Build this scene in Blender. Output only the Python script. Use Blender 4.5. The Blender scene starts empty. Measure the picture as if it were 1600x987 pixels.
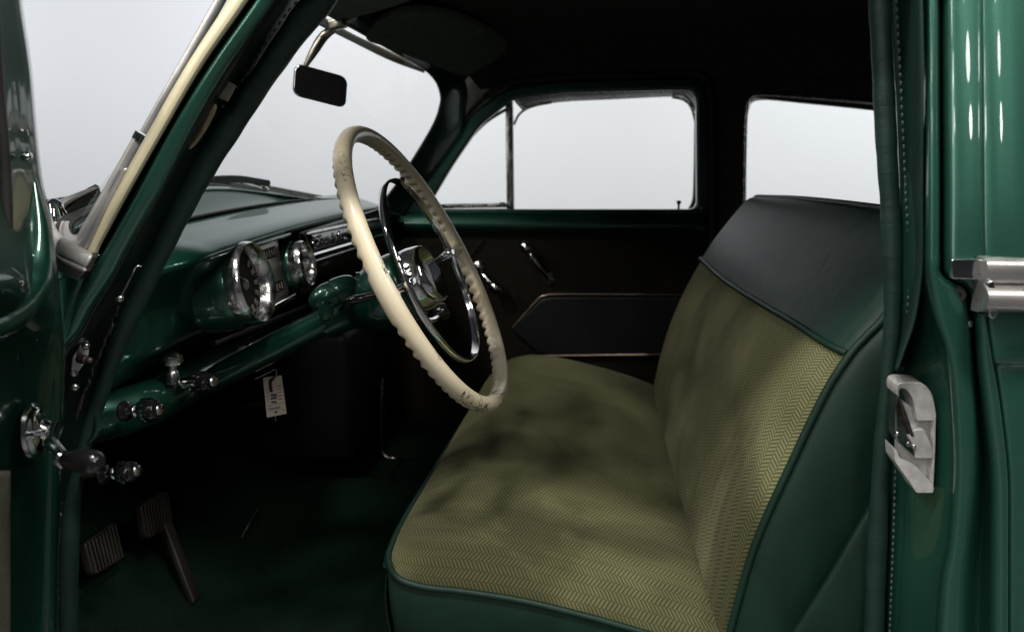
import bpy, bmesh, math, random
from mathutils import Vector as V, Matrix
random.seed(7)
SC = bpy.context.scene
COL = SC.collection
# ---------------------------------------------------------------- camera, world, lamps, exposure
H = 1.12                      # camera height
FPX, CX, CY = 1250.0, 800.0, 493.5
_n = math.sqrt(114**2 + 265**2 + FPX**2)
PSI = math.asin(114/_n)
TH = math.acos(FPX/(_n*math.cos(PSI)))
FWD = V((-math.sin(PSI)*math.cos(TH), math.cos(PSI)*math.cos(TH), -math.sin(TH)))
RGT = V((math.cos(PSI), math.sin(PSI), 0))
UPV = RGT.cross(FWD)
cd = bpy.data.cameras.new('camera')
cam = bpy.data.objects.new('camera', cd); COL.objects.link(cam)
cam.matrix_world = Matrix(((RGT.x, UPV.x, -FWD.x, 0), (RGT.y, UPV.y, -FWD.y, 0), (RGT.z, UPV.z, -FWD.z, H), (0, 0, 0, 1)))
cd.sensor_width = 36; cd.lens = FPX/1600*36; cd.clip_start = 0.05; cd.clip_end = 200
cd.dof.use_dof = True; cd.dof.focus_distance = 1.12; cd.dof.aperture_fstop = 4.5
SC.camera = cam

w = bpy.data.worlds.new('World'); SC.world = w; w.use_nodes = True
w.node_tree.nodes['Background'].inputs[0].default_value = (0.80, 0.86, 1.0, 1)
w.node_tree.nodes['Background'].inputs[1].default_value = 0.038

def area(name, loc, aim, sx, sy, power, col=(1, 0.96, 0.90)):
    l = bpy.data.lights.new(name, 'AREA'); l.shape = 'ELLIPSE' if sx < 0.4 else 'RECTANGLE'; l.size = sx; l.size_y = sy
    l.energy = power; l.color = col
    o = bpy.data.objects.new(name, l); COL.objects.link(o)
    o.location = loc
    o.rotation_euler = (V(aim) - V(loc)).to_track_quat('-Z', 'Y').to_euler()
    return o
random.seed(21)
for yy, e, ly, xr in ((0.02, 30, 0.30, 0), (-1.3, 14, 1.1, 0.35), (-2.9, 9, 0.5, 0.75), (-4.4, 9, 0.4, 1.1)):   # showroom ceiling lamps on the open-door side
    for x in ((-3.1, -1.8, -0.5, 0.8, 2.1, 3.4) if yy > 0 else (-1.5+0.2*yy, xr)):
        area('ceiling_lamp', (x, yy, 3.3), (x*0.7, yy*0.3+0.5, 0), 0.34, ly, e)
area('flood_lamp', (-1.3, -1.5, 2.25), (0.1, 1.1, 0.7), 0.5, 0.5, 5)
area('soft_lamp', (-2.3, -3.0, 1.7), (1.0, 1.0, 1.0), 1.0, 1.7, 14)
for x, e in ((-7, 108), (-2, 108), (3, 122), (8, 122)):  # wash lamps over the backdrop
    area('wash_lamp', (x, 4.5, 3.3), (x+0.3, 7.5, 0.9), 2.5, 0.6, e, (0.97, 0.985, 1.0))

SC.view_settings.view_transform = 'Standard'; SC.view_settings.look = 'None'
SC.view_settings.exposure = 0.0; SC.view_settings.gamma = 1.0
SC.render.engine = 'CYCLES'
SC.cycles.use_denoising = True
SC.cycles.max_bounces = 8; SC.cycles.transparent_max_bounces = 12
SC.cycles.caustics_reflective = False; SC.cycles.caustics_refractive = False
SC.cycles.sample_clamp_indirect = 4

# ---------------------------------------------------------------- points
def P(x, y, Y):
    """point at depth Y on the line of sight through photo pixel x, y"""
    d = RGT*(x-CX) - UPV*(y-CY) + FWD*FPX
    return d*(Y/d.y) + V((0, 0, H))
def W(X, Y, z): return V((X, Y, z+H))
def lerp(a, b, t): return a + (b-a)*t

def cr(p, t):
    n = len(p)
    i = min(int(t), n-2); f = t-i
    p1, p2 = p[i], p[i+1]
    p0 = p[i-1] if i > 0 else p1*2-p2
    p3 = p[i+2] if i+2 < n else p2*2-p1
    return 0.5*((2*p1) + (p2-p0)*f + (2*p0-5*p1+4*p2-p3)*f*f + (3*p1-p0-3*p2+p3)*f**3)
def spl(p, n):
    p = [V(q) for q in p]
    return [cr(p, (len(p)-1)*k/(n-1)) for k in range(n)]
def spl_len(p, n):
    """spline resampled at equal lengths"""
    d = spl(p, max(60, n*6)); L = [0]
    for a, b in zip(d, d[1:]): L.append(L[-1]+(b-a).length)
    out = []; j = 0
    for k in range(n):
        s = L[-1]*k/(n-1)
        while j < len(L)-2 and L[j+1] < s: j += 1
        f = (s-L[j])/max(1e-9, L[j+1]-L[j])
        out.append(d[j].lerp(d[j+1], min(1, max(0, f))))
    return out
def closed_spl(p, n):
    p = [V(q) for q in p]; m = len(p); out = []
    for k in range(n):
        t = m*k/n; i = int(t); f = t-i
        p0, p1, p2, p3 = p[i-1], p[i % m], p[(i+1) % m], p[(i+2) % m]
        out.append(0.5*((2*p1) + (p2-p0)*f + (2*p0-5*p1+4*p2-p3)*f*f + (3*p1-p0-3*p2+p3)*f**3))
    return out

# ---------------------------------------------------------------- mesh builder
class MB:
    def __init__(s): s.v = []; s.f = []; s.uv = []
    def add(s, vs, fs, uvs=None):
        o = len(s.v); s.v += [V(q) for q in vs]; s.f += [tuple(i+o for i in f) for f in fs]
        s.uv += uvs if uvs else [(q[0]+q[1], q[2]) for q in vs]
        return s
    def grid(s, G, cu=False, cv=False, uv=None):
        n, m = len(G), len(G[0]); vs = [q for r in G for q in r]; fs = []
        for i in range(n if cu else n-1):
            for j in range(m if cv else m-1):
                a, b = i, (i+1) % n; c, d = j, (j+1) % m
                fs.append((a*m+c, a*m+d, b*m+d, b*m+c))
        return s.add(vs, fs, [q for r in uv for q in r] if uv else None)
    def patch(s, rows, nu, nv):
        """smooth surface through rows of points; uv in metres"""
        R = [spl(r, nv) for r in rows]
        cols = [spl([R[i][j] for i in range(len(R))], nu) for j in range(nv)]
        G = [[cols[j][i] for j in range(nv)] for i in range(nu)]
        uv = []
        mi = nu//2; mj = nv//2
        Lv = [0]; Lu = [0]
        for j in range(1, nv): Lv.append(Lv[-1]+(G[mi][j]-G[mi][j-1]).length)
        for i in range(1, nu): Lu.append(Lu[-1]+(G[i][mj]-G[i-1][mj]).length)
        uv = [[(Lv[j], Lu[i]) for j in range(nv)] for i in range(nu)]
        s.G = G
        return s.grid(G, uv=uv)
    def tube(s, path, r, seg=12, closed=False, cap=True, flat=1.0, up=None):
        n = len(path); path = [V(q) for q in path]
        rr = r if isinstance(r, (list, tuple)) else [r]*n
        nrm = None; G = []
        for i in range(n):
            a = path[i-1] if (i > 0 or closed) else path[i]
            b = path[(i+1) % n] if (i < n-1 or closed) else path[i]
            t = (b-a).normalized()
            if nrm is None:
                u = V(up) if up else (V((0, 0, 1)) if abs(t.z) < 0.9 else V((1, 0, 0)))
                nrm = (u - t*u.dot(t)).normalized()
            else:
                u = V(up) if up else nrm
                nrm = (u - t*u.dot(t)).normalized()
            bi = t.cross(nrm)
            G.append([path[i] + rr[i]*(math.cos(2*math.pi*k/seg)*nrm*flat + math.sin(2*math.pi*k/seg)*bi) for k in range(seg)])
        o = len(s.v)
        L = [0]
        for i in range(1, n): L.append(L[-1]+(path[i]-path[i-1]).length)
        s.grid(G, cu=closed, cv=True, uv=[[(0.08*k/seg, L[i]) for k in range(seg)] for i in range(n)])
        if cap and not closed:
            s.f.append(tuple(range(o, o+seg))[::-1]); s.f.append(tuple(range(o+(n-1)*seg, o+n*seg)))
        return s
    def lathe(s, org, axis, prof, seg=32, cap=True):
        org = V(org); ax = V(axis).normalized()
        u = V((0, 0, 1)) if abs(ax.z) < 0.9 else V((0, 1, 0))
        e1 = (u-ax*u.dot(ax)).normalized(); e2 = ax.cross(e1)
        G = [[org + ax*h + r*(math.cos(2*math.pi*k/seg)*e1 + math.sin(2*math.pi*k/seg)*e2) for k in range(seg)] for r, h in prof]
        o = len(s.v); s.grid(G, cv=True); n = len(prof)
        if cap:
            s.f.append(tuple(range(o, o+seg))[::-1]); s.f.append(tuple(range(o+(n-1)*seg, o+n*seg)))
        return s
    def slathe(s, org, axis, prof, n=40, seg=40):
        return s.lathe(org, axis, [(max(0.0004, q.x), q.y) for q in spl([(r, h, 0) for r, h in prof], n)], seg)
    def box(s, c, ex, ey, ez, bev=0.0):
        """box with centre c and half-axes ex, ey, ez"""
        c, ex, ey, ez = V(c), V(ex), V(ey), V(ez)
        bm = bmesh.new(); bmesh.ops.create_cube(bm, size=2)
        for q in bm.verts: q.co = c*0 + V((q.co.x*ex.length, q.co.y*ey.length, q.co.z*ez.length))
        if bev: bmesh.ops.bevel(bm, geom=bm.edges[:], offset=bev, segments=3, profile=0.5, affect='EDGES')
        a, b, d = ex.normalized(), ey.normalized(), ez.normalized()
        bm.verts.index_update()
        s.add([c + a*q.co.x + b*q.co.y + d*q.co.z for q in bm.verts], [tuple(x.index for x in f.verts) for f in bm.faces])
        bm.free(); return s
    def prism(s, poly, off):
        """closed outline pushed along off"""
        n = len(poly); poly = [V(q) for q in poly]; off = V(off)
        return s.add(poly + [q+off for q in poly], [tuple(range(n)), tuple(range(n, 2*n))[::-1]] + [(i, (i+1) % n, n+(i+1) % n, n+i) for i in range(n)])
    def build(s, name, mat, parent=None, smooth=True, bevel=0, solid=0, weld=False, angle=40, label=None):
        return link(name, raw_mesh(name, s.v, s.f, s.uv, weld), mat, parent, smooth, bevel, solid, angle, label)

def raw_mesh(name, v, f, uv=None, weld=False):
    me = bpy.data.meshes.new(name)
    me.from_pydata([tuple(q) for q in v], [], f)
    if uv:
        ul = me.uv_layers.new(name='UVMap')
        for lp in me.loops: ul.data[lp.index].uv = uv[lp.vertex_index]
    bm = bmesh.new(); bm.from_mesh(me)
    if weld: bmesh.ops.remove_doubles(bm, verts=bm.verts[:], dist=1e-5)
    bmesh.ops.recalc_face_normals(bm, faces=bm.faces[:])
    bm.to_mesh(me); bm.free()
    return me
WORLD = {}
def link(name, me, mat, parent=None, smooth=True, bevel=0, solid=0, angle=40, label=None):
    vs = me.vertices
    lo = V([min(q.co[k] for q in vs) for k in range(3)]); hi = V([max(q.co[k] for q in vs) for k in range(3)])
    c = (lo+hi)/2
    me.transform(Matrix.Translation(-c))
    o = bpy.data.objects.new(name, me); COL.objects.link(o)
    me.materials.append(mat)
    if parent is not None:
        o.parent = parent; o.location = c - WORLD[parent.name]
    else: o.location = c
    WORLD[o.name] = c
    if smooth:
        me.polygons.foreach_set('use_smooth', [True]*len(me.polygons))
        try: me.set_sharp_from_angle(angle=math.radians(angle))
        except Exception: pass
    if solid:
        m = o.modifiers.new('thickness', 'SOLIDIFY'); m.thickness = solid; m.offset = 0
    if bevel:
        m = o.modifiers.new('edge', 'BEVEL'); m.width = bevel; m.segments = 3; m.limit_method = 'ANGLE'; m.angle_limit = math.radians(35)
        m.harden_normals = False
    if label: o['label'] = label
    return o
def curve_mesh(cu):
    o = bpy.data.objects.new('tmp', cu); COL.objects.link(o)
    dg = bpy.context.evaluated_depsgraph_get(); dg.update()
    me = bpy.data.meshes.new_from_object(o.evaluated_get(dg))
    bpy.data.objects.remove(o); bpy.data.curves.remove(cu)
    return me
def plate(name, loops, Y, thick, mat, parent, bev=0.0, label=None):
    """flat panel in the X-Z plane with holes; first loop is the outline; front face at Y"""
    cu = bpy.data.curves.new(name, 'CURVE'); cu.dimensions = '2D'; cu.fill_mode = 'BOTH'
    cu.extrude = max(1e-4, thick/2-bev); cu.bevel_depth = bev; cu.bevel_resolution = 3
    for lp in loops:
        sp = cu.splines.new('POLY'); sp.points.add(len(lp)-1); sp.use_cyclic_u = True
        for q, pt in zip(sp.points, lp): q.co = (pt.x, pt.z, 0, 1)
    me = curve_mesh(cu)
    for q in me.vertices: q.co = (q.co.x, Y+thick/2-q.co.z, q.co.y)
    me.name = name
    return link(name, me, mat, parent, True, label=label, angle=35)
def rnd(pts, n=8, k=0.35, rad=9):
    """round the corners of a closed polygon"""
    out = []; m = len(pts)
    for i in range(m):
        a, b, c = V(pts[i-1]), V(pts[i]), V(pts[(i+1) % m])
        p, q = b.lerp(a, min(k, rad/max(1e-6, (a-b).length))), b.lerp(c, min(k, rad/max(1e-6, (c-b).length)))
        for j in range(n+1):
            t = j/n; out.append(p*(1-t)**2 + b*2*t*(1-t) + q*t*t)
    return out

# ---------------------------------------------------------------- materials
def new_mat(name):
    m = bpy.data.materials.new(name); m.use_nodes = True
    nt = m.node_tree; return m, nt, nt.nodes['Principled BSDF']
def nd(nt, t, **kw):
    n = nt.nodes.new(t)
    for k, v in kw.items():
        if k in n.inputs: n.inputs[k].default_value = v
        else: setattr(n, k, v)
    return n
def math_n(nt, op, a, b=None, c=None):
    n = nt.nodes.new('ShaderNodeMath'); n.operation = op
    for i, q in enumerate((a, b, c)):
        if q is None: continue
        if isinstance(q, (int, float)): n.inputs[i].default_value = q
        else: nt.links.new(q, n.inputs[i])
    return n.outputs[0]
def ramp(nt, src, stops):
    r = nt.nodes.new('ShaderNodeValToRGB')
    e = r.color_ramp.elements
    while len(e) < len(stops): e.new(0.5)
    for q, (p, c) in zip(e, stops): q.position = p; q.color = c if len(c) == 4 else (*c, 1)
    nt.links.new(src, r.inputs[0]); return r.outputs[0]
def simple(name, col, rough=0.5, metal=0.0, coat=0.0, var=0.12, scale=30, bump=0.0, bscale=200, spec=0.5, rvar=0.0, detail=4, bdist=0.001):
    m, nt, b = new_mat(name)
    tc = nd(nt, 'ShaderNodeTexCoord')
    nz = nd(nt, 'ShaderNodeTexNoise', Scale=scale, Detail=detail); nt.links.new(tc.outputs['Object'], nz.inputs['Vector'])
    nt.links.new(ramp(nt, nz.outputs[0], [(0.3, tuple(c*(1-var) for c in col)), (0.7, tuple(min(1, c*(1+var)) for c in col))]), b.inputs['Base Color'])
    b.inputs['Roughness'].default_value = rough; b.inputs['Metallic'].default_value = metal
    b.inputs['Coat Weight'].default_value = coat; b.inputs['Coat Roughness'].default_value = 0.04
    b.inputs['Specular IOR Level'].default_value = spec
    if rvar:
        n2 = nd(nt, 'ShaderNodeTexNoise', Scale=scale*1.7, Detail=5); nt.links.new(tc.outputs['Object'], n2.inputs['Vector'])
        mr = nd(nt, 'ShaderNodeMapRange'); nt.links.new(n2.outputs[0], mr.inputs[0])
        mr.inputs['From Min'].default_value = 0.3; mr.inputs['From Max'].default_value = 0.7
        mr.inputs['To Min'].default_value = max(0.01, rough-rvar); mr.inputs['To Max'].default_value = rough+rvar
        nt.links.new(mr.outputs[0], b.inputs['Roughness'])
    if bump:
        n3 = nd(nt, 'ShaderNodeTexNoise', Scale=bscale, Detail=3); nt.links.new(tc.outputs['Object'], n3.inputs['Vector'])
        bp = nd(nt, 'ShaderNodeBump', Strength=bump, Distance=bdist); nt.links.new(n3.outputs[0], bp.inputs['Height'])
        nt.links.new(bp.outputs[0], b.inputs['Normal'])
    return m
def paint(name, col, flake=0.22, coat=1.0, spec=0.5):
    m, nt, b = new_mat(name)
    tc = nd(nt, 'ShaderNodeTexCoord')
    vo = nd(nt, 'ShaderNodeTexVoronoi', Scale=2200.0); nt.links.new(tc.outputs['Object'], vo.inputs['Vector'])
    nt.links.new(ramp(nt, vo.outputs['Color'], [(0.2, tuple(c*(1-flake) for c in col)), (0.9, tuple(c*(1+flake) for c in col))]), b.inputs['Base Color'])
    nz = nd(nt, 'ShaderNodeTexNoise', Scale=9.0, Detail=3.0); nt.links.new(tc.outputs['Object'], nz.inputs['Vector'])
    bp = nd(nt, 'ShaderNodeBump', Strength=0.05, Distance=0.004); nt.links.new(nz.outputs[0], bp.inputs['Height'])
    nt.links.new(bp.outputs[0], b.inputs['Coat Normal'])
    b.inputs['Metallic'].default_value = 0.55; b.inputs['Roughness'].default_value = 0.34; b.inputs['Specular IOR Level'].default_value = spec
    b.inputs['Coat Weight'].default_value = coat; b.inputs['Coat Roughness'].default_value = 0.025
    return m
def leather(name, col, rough=0.42, wr=0.5, folds=0):
    m, nt, b = new_mat(name)
    tc = nd(nt, 'ShaderNodeTexCoord')
    a = nd(nt, 'ShaderNodeTexVoronoi', Scale=1000.0); a.feature = 'DISTANCE_TO_EDGE'; nt.links.new(tc.outputs['Object'], a.inputs['Vector'])
    c = nd(nt, 'ShaderNodeTexNoise', Scale=14.0, Detail=5.0, Distortion=0.6); nt.links.new(tc.outputs['Object'], c.inputs['Vector'])
    nt.links.new(ramp(nt, c.outputs[0], [(0.3, tuple(q*0.8 for q in col)), (0.7, tuple(q*1.25 for q in col))]), b.inputs['Base Color'])
    h = math_n(nt, 'ADD', math_n(nt, 'MULTIPLY', ramp(nt, a.outputs[0], [(0, (0, 0, 0)), (0.25, (1, 1, 1))]), 0.12), math_n(nt, 'MULTIPLY', c.outputs[0], wr*2))
    if folds:
        mp = nd(nt, 'ShaderNodeMapping'); mp.inputs['Scale'].default_value = (9, 150, 1); nt.links.new(tc.outputs['UV'], mp.inputs[0])
        fo = nd(nt, 'ShaderNodeTexNoise', Scale=1.0, Detail=4.0, Distortion=0.5); nt.links.new(mp.outputs[0], fo.inputs['Vector'])
        h = math_n(nt, 'ADD', h, math_n(nt, 'MULTIPLY', fo.outputs[0], folds))
    bp = nd(nt, 'ShaderNodeBump', Strength=0.35, Distance=0.003); nt.links.new(h, bp.inputs['Height'])
    nt.links.new(bp.outputs[0], b.inputs['Normal'])
    b.inputs['Roughness'].default_value = rough; b.inputs['Specular IOR Level'].default_value = 0.38
    return m
def herringbone(name, light, dark, w=0.0150, p=0.0058):
    m, nt, b = new_mat(name)
    tc = nd(nt, 'ShaderNodeTexCoord'); sp = nd(nt, 'ShaderNodeSeparateXYZ')
    wob = nd(nt, 'ShaderNodeTexNoise', Scale=18.0, Detail=2.0); nt.links.new(tc.outputs['UV'], wob.inputs['Vector'])
    nt.links.new(tc.outputs['UV'], sp.inputs[0])
    u = math_n(nt, 'ADD', sp.outputs[0], math_n(nt, 'MULTIPLY', math_n(nt, 'SUBTRACT', wob.outputs[0], 0.5), 0.004))
    s = math_n(nt, 'DIVIDE', u, w)
    fr = math_n(nt, 'PINGPONG', s, 1.0)                           # zig-zag across neighbouring stripes
    d = math_n(nt, 'FRACT', math_n(nt, 'ADD', math_n(nt, 'DIVIDE', sp.outputs[1], p), math_n(nt, 'ADD', math_n(nt, 'MULTIPLY', fr, 1.35), math_n(nt, 'MULTIPLY', math_n(nt, 'FLOOR', s), 0.5))))
    tri = math_n(nt, 'PINGPONG', math_n(nt, 'MULTIPLY', d, 2), 1.0)
    seam = math_n(nt, 'ABSOLUTE', math_n(nt, 'SUBTRACT', math_n(nt, 'FRACT', s), 0.5))   # .5 at stripe edges
    seam = ramp(nt, seam, [(0.43, (1, 1, 1)), (0.5, (0.30, 0.30, 0.30))])
    line = math_n(nt, 'MULTIPLY', ramp(nt, tri, [(0.22, (0.0, 0.0, 0.0)), (0.62, (1, 1, 1))]), seam)
    fz = nd(nt, 'ShaderNodeTexNoise', Scale=900.0, Detail=2.0); nt.links.new(tc.outputs['UV'], fz.inputs['Vector'])
    mix = math_n(nt, 'MULTIPLY', line, math_n(nt, 'ADD', math_n(nt, 'MULTIPLY', fz.outputs[0], 1.5), 0.25))
    c0 = ramp(nt, mix, [(0.05, dark), (0.95, light)])
    # crushed nap: broad brushed patches where the pile lies the other way
    nap = nd(nt, 'ShaderNodeTexNoise', Scale=4.2, Detail=3.0, Roughness=0.45, Distortion=0.7); nt.links.new(tc.outputs['Object'], nap.inputs['Vector'])
    nr = ramp(nt, nap.outputs[0], [(0.38, (0.46, 0.46, 0.42)), (0.50, (0.82, 0.82, 0.80)), (0.60, (1.2, 1.2, 1.15))])
    mx = nd(nt, 'ShaderNodeMix', data_type='RGBA', blend_type='MULTIPLY'); mx.inputs[0].default_value = 1
    nt.links.new(c0, mx.inputs[6]); nt.links.new(nr, mx.inputs[7])
    nt.links.new(mx.outputs[2], b.inputs['Base Color'])
    bp = nd(nt, 'ShaderNodeBump', Strength=0.5, Distance=0.0012); nt.links.new(mix, bp.inputs['Height'])
    nt.links.new(bp.outputs[0], b.inputs['Normal'])
    b.inputs['Roughness'].default_value = 0.85; b.inputs['Sheen Weight'].default_value = 0.25; b.inputs['Sheen Roughness'].default_value = 0.4
    b.inputs['Sheen Tint'].default_value = (0.75, 0.72, 0.5, 1)
    b.inputs['Specular IOR Level'].default_value = 0.2
    return m
def ivory(name, col):
    m, nt, b = new_mat(name)
    tc = nd(nt, 'ShaderNodeTexCoord')
    mp = nd(nt, 'ShaderNodeMapping'); mp.inputs['Scale'].default_value = (1.0, 1.0, 0.55); nt.links.new(tc.outputs['Object'], mp.inputs[0])
    dz = nd(nt, 'ShaderNodeTexNoise', Scale=60.0, Detail=4.0); nt.links.new(mp.outputs[0], dz.inputs['Vector'])
    ad = nd(nt, 'ShaderNodeMix', data_type='VECTOR'); ad.inputs[0].default_value = 0.035
    nt.links.new(mp.outputs[0], ad.inputs[4]); nt.links.new(dz.outputs['Color'], ad.inputs[5])
    vo = nd(nt, 'ShaderNodeTexVoronoi', Scale=75.0); vo.feature = 'DISTANCE_TO_EDGE'; nt.links.new(ad.outputs[1], vo.inputs['Vector'])
    crack = ramp(nt, vo.outputs[0], [(0.03, (1, 1, 1)), (0.07, (0, 0, 0))])
    ms = nd(nt, 'ShaderNodeTexNoise', Scale=16.0, Detail=3.0); nt.links.new(tc.outputs['Object'], ms.inputs['Vector'])
    mask = ramp(nt, ms.outputs[0], [(0.55, (0, 0, 0)), (0.60, (1, 1, 1))])
    sx = nd(nt, 'ShaderNodeSeparateXYZ'); nt.links.new(tc.outputs['Object'], sx.inputs[0])
    low = ramp(nt, math_n(nt, 'ADD', math_n(nt, 'MULTIPLY', sx.outputs[1], -1.6), math_n(nt, 'ADD', math_n(nt, 'MULTIPLY', sx.outputs[2], -1.1), 0.45)), [(0.42, (0, 0, 0)), (0.62, (1, 1, 1))])
    k = math_n(nt, 'MULTIPLY', math_n(nt, 'MULTIPLY', crack, mask), low)
    ton = nd(nt, 'ShaderNodeTexNoise', Scale=7.0, Detail=4.0); nt.links.new(tc.outputs['Object'], ton.inputs['Vector'])
    base = ramp(nt, ton.outputs[0], [(0.3, tuple(c*q for c, q in zip(col, (0.93, 0.87, 0.75)))), (0.7, col)])
    mx = nd(nt, 'ShaderNodeMix', data_type='RGBA'); nt.links.new(k, mx.inputs[0]); nt.links.new(base, mx.inputs[6]); mx.inputs[7].default_value = (0.05, 0.04, 0.03, 1)
    nt.links.new(mx.outputs[2], b.inputs['Base Color'])
    bp = nd(nt, 'ShaderNodeBump', Strength=0.4, Distance=0.0006, invert=True); nt.links.new(k, bp.inputs['Height']); nt.links.new(bp.outputs[0], b.inputs['Normal'])
    b.inputs['Roughness'].default_value = 0.32; b.inputs['Coat Weight'].default_value = 0.3; b.inputs['Coat Roughness'].default_value = 0.15
    return m
def pane(name, tint):
    m, nt, b = new_mat(name); nt.nodes.remove(b)
    out = nt.nodes['Material Output']
    tr = nd(nt, 'ShaderNodeBsdfTransparent'); tr.inputs[0].default_value = (*tint, 1)
    gl = nd(nt, 'ShaderNodeBsdfGlossy', Roughness=0.02)
    fr = nd(nt, 'ShaderNodeFresnel', IOR=1.45); mx = nd(nt, 'ShaderNodeMixShader')
    tc = nd(nt, 'ShaderNodeTexCoord'); nz = nd(nt, 'ShaderNodeTexNoise', Scale=6.0, Detail=5.0); nt.links.new(tc.outputs['Object'], nz.inputs['Vector'])
    nt.links.new(math_n(nt, 'MULTIPLY', fr.outputs[0], math_n(nt, 'ADD', math_n(nt, 'MULTIPLY', nz.outputs[0], 0.05), 0.10)), mx.inputs[0])
    nt.links.new(tr.outputs[0], mx.inputs[1]); nt.links.new(gl.outputs[0], mx.inputs[2]); nt.links.new(mx.outputs[0], out.inputs[0])
    return m
GREEN = (0.028, 0.122, 0.087)
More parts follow.
